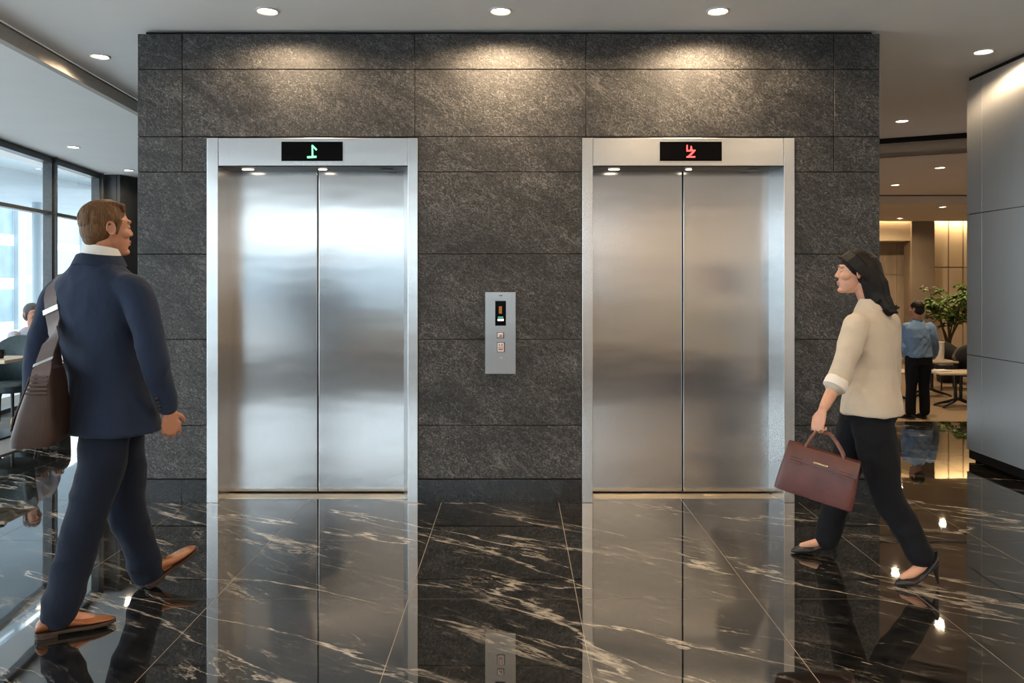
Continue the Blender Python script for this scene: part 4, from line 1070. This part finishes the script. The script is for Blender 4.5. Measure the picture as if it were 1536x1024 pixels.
# ------------------------------------------------------------------ furniture
def chair(label, x, y, z, rot, seat_m, frame_m='dark_metal', group=None, seat_h=.45, back_h=.84, w=.52):
    t = thing('chair', (x,y,z), label, 'chair', group); t.rotation_euler.z = R(rot)
    def loc(mb, name, m, parent=t, **k): return build(mb, name, m, parent, local=True, **k)
    b = MB(); b.rings([[Vector((hw*math.copysign(abs(math.cos(q))**.5, math.cos(q)), .02+hd*math.copysign(abs(math.sin(q))**.5, math.sin(q)), zz)) for q in (2*PI*i/28 for i in range(28))] for zz, hw, hd in ((seat_h-.09,w*.46,.23),(seat_h-.075,w*.49,.25),(seat_h-.02,w*.49,.25),(seat_h,w*.44,.22))])
    loc(b, 'seat', seat_m, smooth='auto')
    b = MB(); rs = []
    for k in range(17):                                # curved shell back
        a = R(-105+210*k/16); cx, cy = w*.50*math.sin(a), -.24*math.cos(a)+.02; nx, ny = math.sin(a), -math.cos(a); top = back_h-.20*abs(math.sin(a))**3
        rs.append([Vector((cx,cy,seat_h-.06)), Vector((cx+nx*.012,cy+ny*.03,(seat_h+top)/2)), Vector((cx+nx*.03,cy+ny*.06,top)), Vector((cx-nx*.012,cy-ny*-.02,top)), Vector((cx-nx*.045,cy-ny*.03,(seat_h+top)/2)), Vector((cx-nx*.05,cy-ny*.04,seat_h-.06))])
    b.rings(rs); loc(b, 'backrest', seat_m, smooth=True)
    for sx in (-1, 1):
        for sy in (-1, 1):
            b = MB(); b.tube([(sx*w*.36,.02+sy*.19,seat_h-.08),(sx*w*.43,.02+sy*.24,0)], [.017,.012], 12, rounded=False); loc(b, 'leg', frame_m, smooth='auto')
    return t
def pedestal_table(label, x, y, z, h, wx_, wy, rot, top_m='table_top', group=None, thick=.03):
    t = thing('table', (x,y,z), label, 'table', group); t.rotation_euler.z = R(rot)
    b = MB(); b.box(-wx_/2, wx_/2, -wy/2, wy/2, h-thick, h); build(b, 'tabletop', top_m, t, local=True, bevel=.006)
    b = MB(); b.box(-wx_*.35, wx_*.35, -.05, .05, h-thick-.025, h-thick); b.tube([(-.045,0,h-.04),(-.04,0,.09)], .024, 14, rounded=False); b.tube([(.045,0,h-.04),(.04,0,.09)], .024, 14, rounded=False)
    build(b, 'column', 'dark_metal', t, local=True, smooth='auto')
    for a in (25, 155, 205, 335):
        c, s_ = math.cos(R(a)), math.sin(R(a)); b = MB()
        b.tube([(c*.02,s_*.02,.12),(c*.12,s_*.12,.075),(c*.26,s_*.26,.035),(c*.31,s_*.31,.016)], [(.022,.026),(.02,.022),(.018,.015),(.02,.014)], 12); build(b, 'foot', 'dark_metal', t, local=True, smooth=True)
    return t
TD = 11.94
pedestal_table('front lounge table on splayed black feet right of the person in the blue shirt', X(1425,TD)+.12, TD, SUNK, .53, .78, .50, 0)
pedestal_table('lounge table carrying the white pots, behind the front table', X(1394,13.1), 13.1, SUNK, .59, .66, .56, 0)
pedestal_table('pale lounge table half hidden between the woman and the person in blue', X(1336,12.6), 12.6, SUNK, .47, .62, .5, 0)
chair('black shell chair behind the front lounge table, beside the steel wall', X(1452,12.85)+.1, 12.85, SUNK, 160, 'chair_black', w=.58, back_h=.84)
chair('black chair below the potted tree, behind the table with white pots', X(1421,14.0), 14.02, SUNK, 185, 'chair_black', w=.62, back_h=.82)
PT = SUNK+.59
def pot(px, d, r, h, label):
    t = thing('pot', (X(px,d), d, PT), label, 'pot'); b = MB(); b.lathe([(.002,0),(r*.82,0),(r*.9,.01),(r,h*.5),(r*.96,h-.01),(r*.98,h),(r*.9,h),(r*.88,h*.7),(.002,h*.68)], seg=28); build(b, 'vessel', 'ceramic', t, local=True, smooth='auto')
    b = MB(); b.lathe([(r*.9,h),(r*1.02,h+.004),(r*1.02,h-.012),(r*.95,h-.012)], seg=28); build(b, 'rim', 'ceramic', t, local=True, smooth='auto')
pot(1407, 13.0, .095, .30, 'tall white pot on the lounge table behind the person in blue')
pot(1394, 13.16, .05, .25, 'shorter white pot on the lounge table, left of the tall one')
b = MB(); b.obox((X(1411,TD),TD-.02,SUNK+.53+.012), (.96,.28,0), (-.28,.96,0), UP, .12, .085, .012); tag(build(b, 'folded_napkin', 'shirt_white', bevel=.004), 'white folded napkin lying on the front lounge table', 'napkin')
# potted tree
PD = 15.0
tree = thing('potted_tree', (X(1423,PD), PD, SUNK), 'leafy green indoor tree in a dark planter behind the lounge tables', 'plant')
b = MB(); b.lathe([(.002,0),(.19,0),(.20,.02),(.245,.46),(.25,.48),(.225,.48),(.215,.42),(.002,.42)], seg=36); build(b, 'planter', 'pot', tree, local=True, smooth='auto')
b = MB(); b.lathe([(.002,.425),(.21,.425),(.21,.40),(.002,.40)], seg=24); build(b, 'soil', 'soil', tree, local=True)
rnd = random.Random(11); b = MB(); lb = MB()
stems = []
for k in range(9):
    a = 2*PI*k/9+rnd.uniform(-.3,.3); sp = rnd.uniform(.22,.60); top = rnd.uniform(1.25,1.80)
    p0 = Vector((rnd.uniform(-.04,.04), rnd.uniform(-.04,.04), .41)); p3 = Vector((math.cos(a)*sp, math.sin(a)*sp*.8, top))
    p1 = p0+Vector((math.cos(a)*.03, math.sin(a)*.03, .35)); p2 = p0.lerp(p3,.6)+Vector((0,0,.05))
    limb(b, [p0,p1,p2,p3], [.020,.017,.011,.005], sub=4, seg=8); stems.append((p1,p2,p3))
def leaf(c, d, s):
    d = d.normalized(); sd = d.cross(UP); sd = sd.normalized() if sd.length > .01 else Vector((1,0,0)); n = sd.cross(d)
    v = [c, c+d*s*.3+sd*s*.26-n*s*.04, c+d*s*.65+sd*s*.24-n*s*.10, c+d*s-n*s*.22, c+d*s*.65-sd*s*.24-n*s*.10, c+d*s*.3-sd*s*.26-n*s*.04]; m = c+d*s*.5+n*s*.03
    vs = [lb.bm.verts.new(q) for q in v]; mv = lb.bm.verts.new(m)
    for i in range(6): lb._f([vs[i], vs[(i+1)%6], mv])
for p1, p2, p3 in stems:
    for k in range(11):
        t = rnd.uniform(.15,1.05); c = p2.lerp(p3, t); a = rnd.uniform(0,2*PI)
        tw_ = c+Vector((math.cos(a), math.sin(a), rnd.uniform(-.1,.5)))*rnd.uniform(.08,.22); b.tube([c, tw_], [.005,.003], 5)
        for j in range(8):
            a2 = rnd.uniform(0,2*PI); leaf(tw_+Vector((rnd.uniform(-.05,.05),rnd.uniform(-.05,.05),rnd.uniform(-.05,.05))), Vector((math.cos(a2), math.sin(a2), rnd.uniform(-.7,.35))), rnd.uniform(.09,.15))
build(b, 'stems', 'bark', tree, local=True, smooth=True); build(lb, 'foliage', 'leaf', tree, local=True)
# left seating area
def L3(px, py, d): return W(px, py, d)
def booth_table(label, x, y, h, wx_, wy, top_m):
    t = thing('table', (x,y,.012), label, 'table')
    b = MB(); b.box(-wx_/2, wx_/2, -wy/2, wy/2, h-.035, h); build(b, 'tabletop', top_m, t, local=True, bevel=.006)
    b = MB(); b.box(-.05, .05, -.05, .05, .02, h-.035); build(b, 'column', 'dark_metal', t, local=True, bevel=.004)
    b = MB(); b.box(-.25, .25, -.25, .25, 0, .02); build(b, 'base_plate', 'dark_metal', t, local=True, bevel=.004)
    return t
booth_table('low table with a pale edge and a black cup, beyond the shoulder bag', -5.10, 7.75, .755, .60, .50, 'table_top')
cup = thing('cup', (-4.975, 7.70, .767), 'black cup on the pale edged low table', 'cup'); b = MB(); b.lathe([(.002,0),(.032,0),(.040,.07),(.041,.085),(.037,.085),(.034,.01),(.002,.008)], seg=24); build(b, 'vessel', 'cup_black', cup, local=True, smooth='auto')
b = MB(); b.tube([(.038,0,.065),(.06,0,.06),(.058,0,.03),(.035,0,.025)], .005, 8); build(b, 'handle', 'cup_black', cup, local=True, smooth=True)
chair('dark teal shell chair behind the low table with the black cup', -5.30, 8.32, .012, 180, 'chair_teal', w=.52, back_h=.92)
chair('slate chair under the seated guest by the windows', gx-.04, gy, .012, -30, 'chair_slate', w=.54, back_h=.80, seat_h=.42)
# ------------------------------------------------------------------ light
w = bpy.data.worlds.new('overcast_sky'); S.world = w; w.use_nodes = True; nt = w.node_tree
bg = nt.nodes['Background']; bg.inputs[0].default_value = (.86,.94,1.0,1); bg.inputs[1].default_value = 5.1
def portal(c, rot, sx, sy):
    ld = bpy.data.lights.new('window_portal', 'AREA'); ld.shape = 'RECTANGLE'; ld.size = sx; ld.size_y = sy; ld.cycles.is_portal = True
    o = bpy.data.objects.new('window_portal', ld); COL.objects.link(o); o.location = c; o.rotation_euler = rot
portal((-5.50,-.4,1.55), (R(90),0,R(-90)), 12.4, 3.0)
portal((-5.90,8.8,1.55), (R(90),0,R(-90+7.5)), 6.2, 3.0)
portal((-2.6,-6.68,1.55), (R(90),0,R(180)), 5.6, 3.0)
def strip(c, sx, sy, power, col, rot=(0,0,0)):
    ld = bpy.data.lights.new('cove_lamp', 'AREA'); ld.shape = 'RECTANGLE'; ld.size = sx; ld.size_y = sy; ld.energy = power; ld.color = col
    o = bpy.data.objects.new('cove_lamp', ld); COL.objects.link(o); o.location = c; o.rotation_euler = rot
strip((11.9,17.90,2.99), 5.0, .05, 80, (1,.72,.40), (R(20),0,0))
strip((7.6,17.87,3.0), 2.4, .05, 30, (1,.72,.40), (R(20),0,0))
vs = S.view_settings; vs.view_transform = 'Standard'; vs.look = 'None'; vs.gamma = 1; vs.exposure = 0.0; vs.use_curve_mapping = False
S.display_settings.display_device = 'sRGB'
S.cycles.use_denoising = True; S.cycles.max_bounces = 10; S.cycles.glossy_bounces = 6; S.cycles.diffuse_bounces = 4; S.cycles.transparent_max_bounces = 12
S.cycles.sample_clamp_indirect = 6.0; S.cycles.caustics_reflective = True; S.cycles.blur_glossy = .3; S.cycles.caustics_refractive = False
bpy.context.view_layer.update()
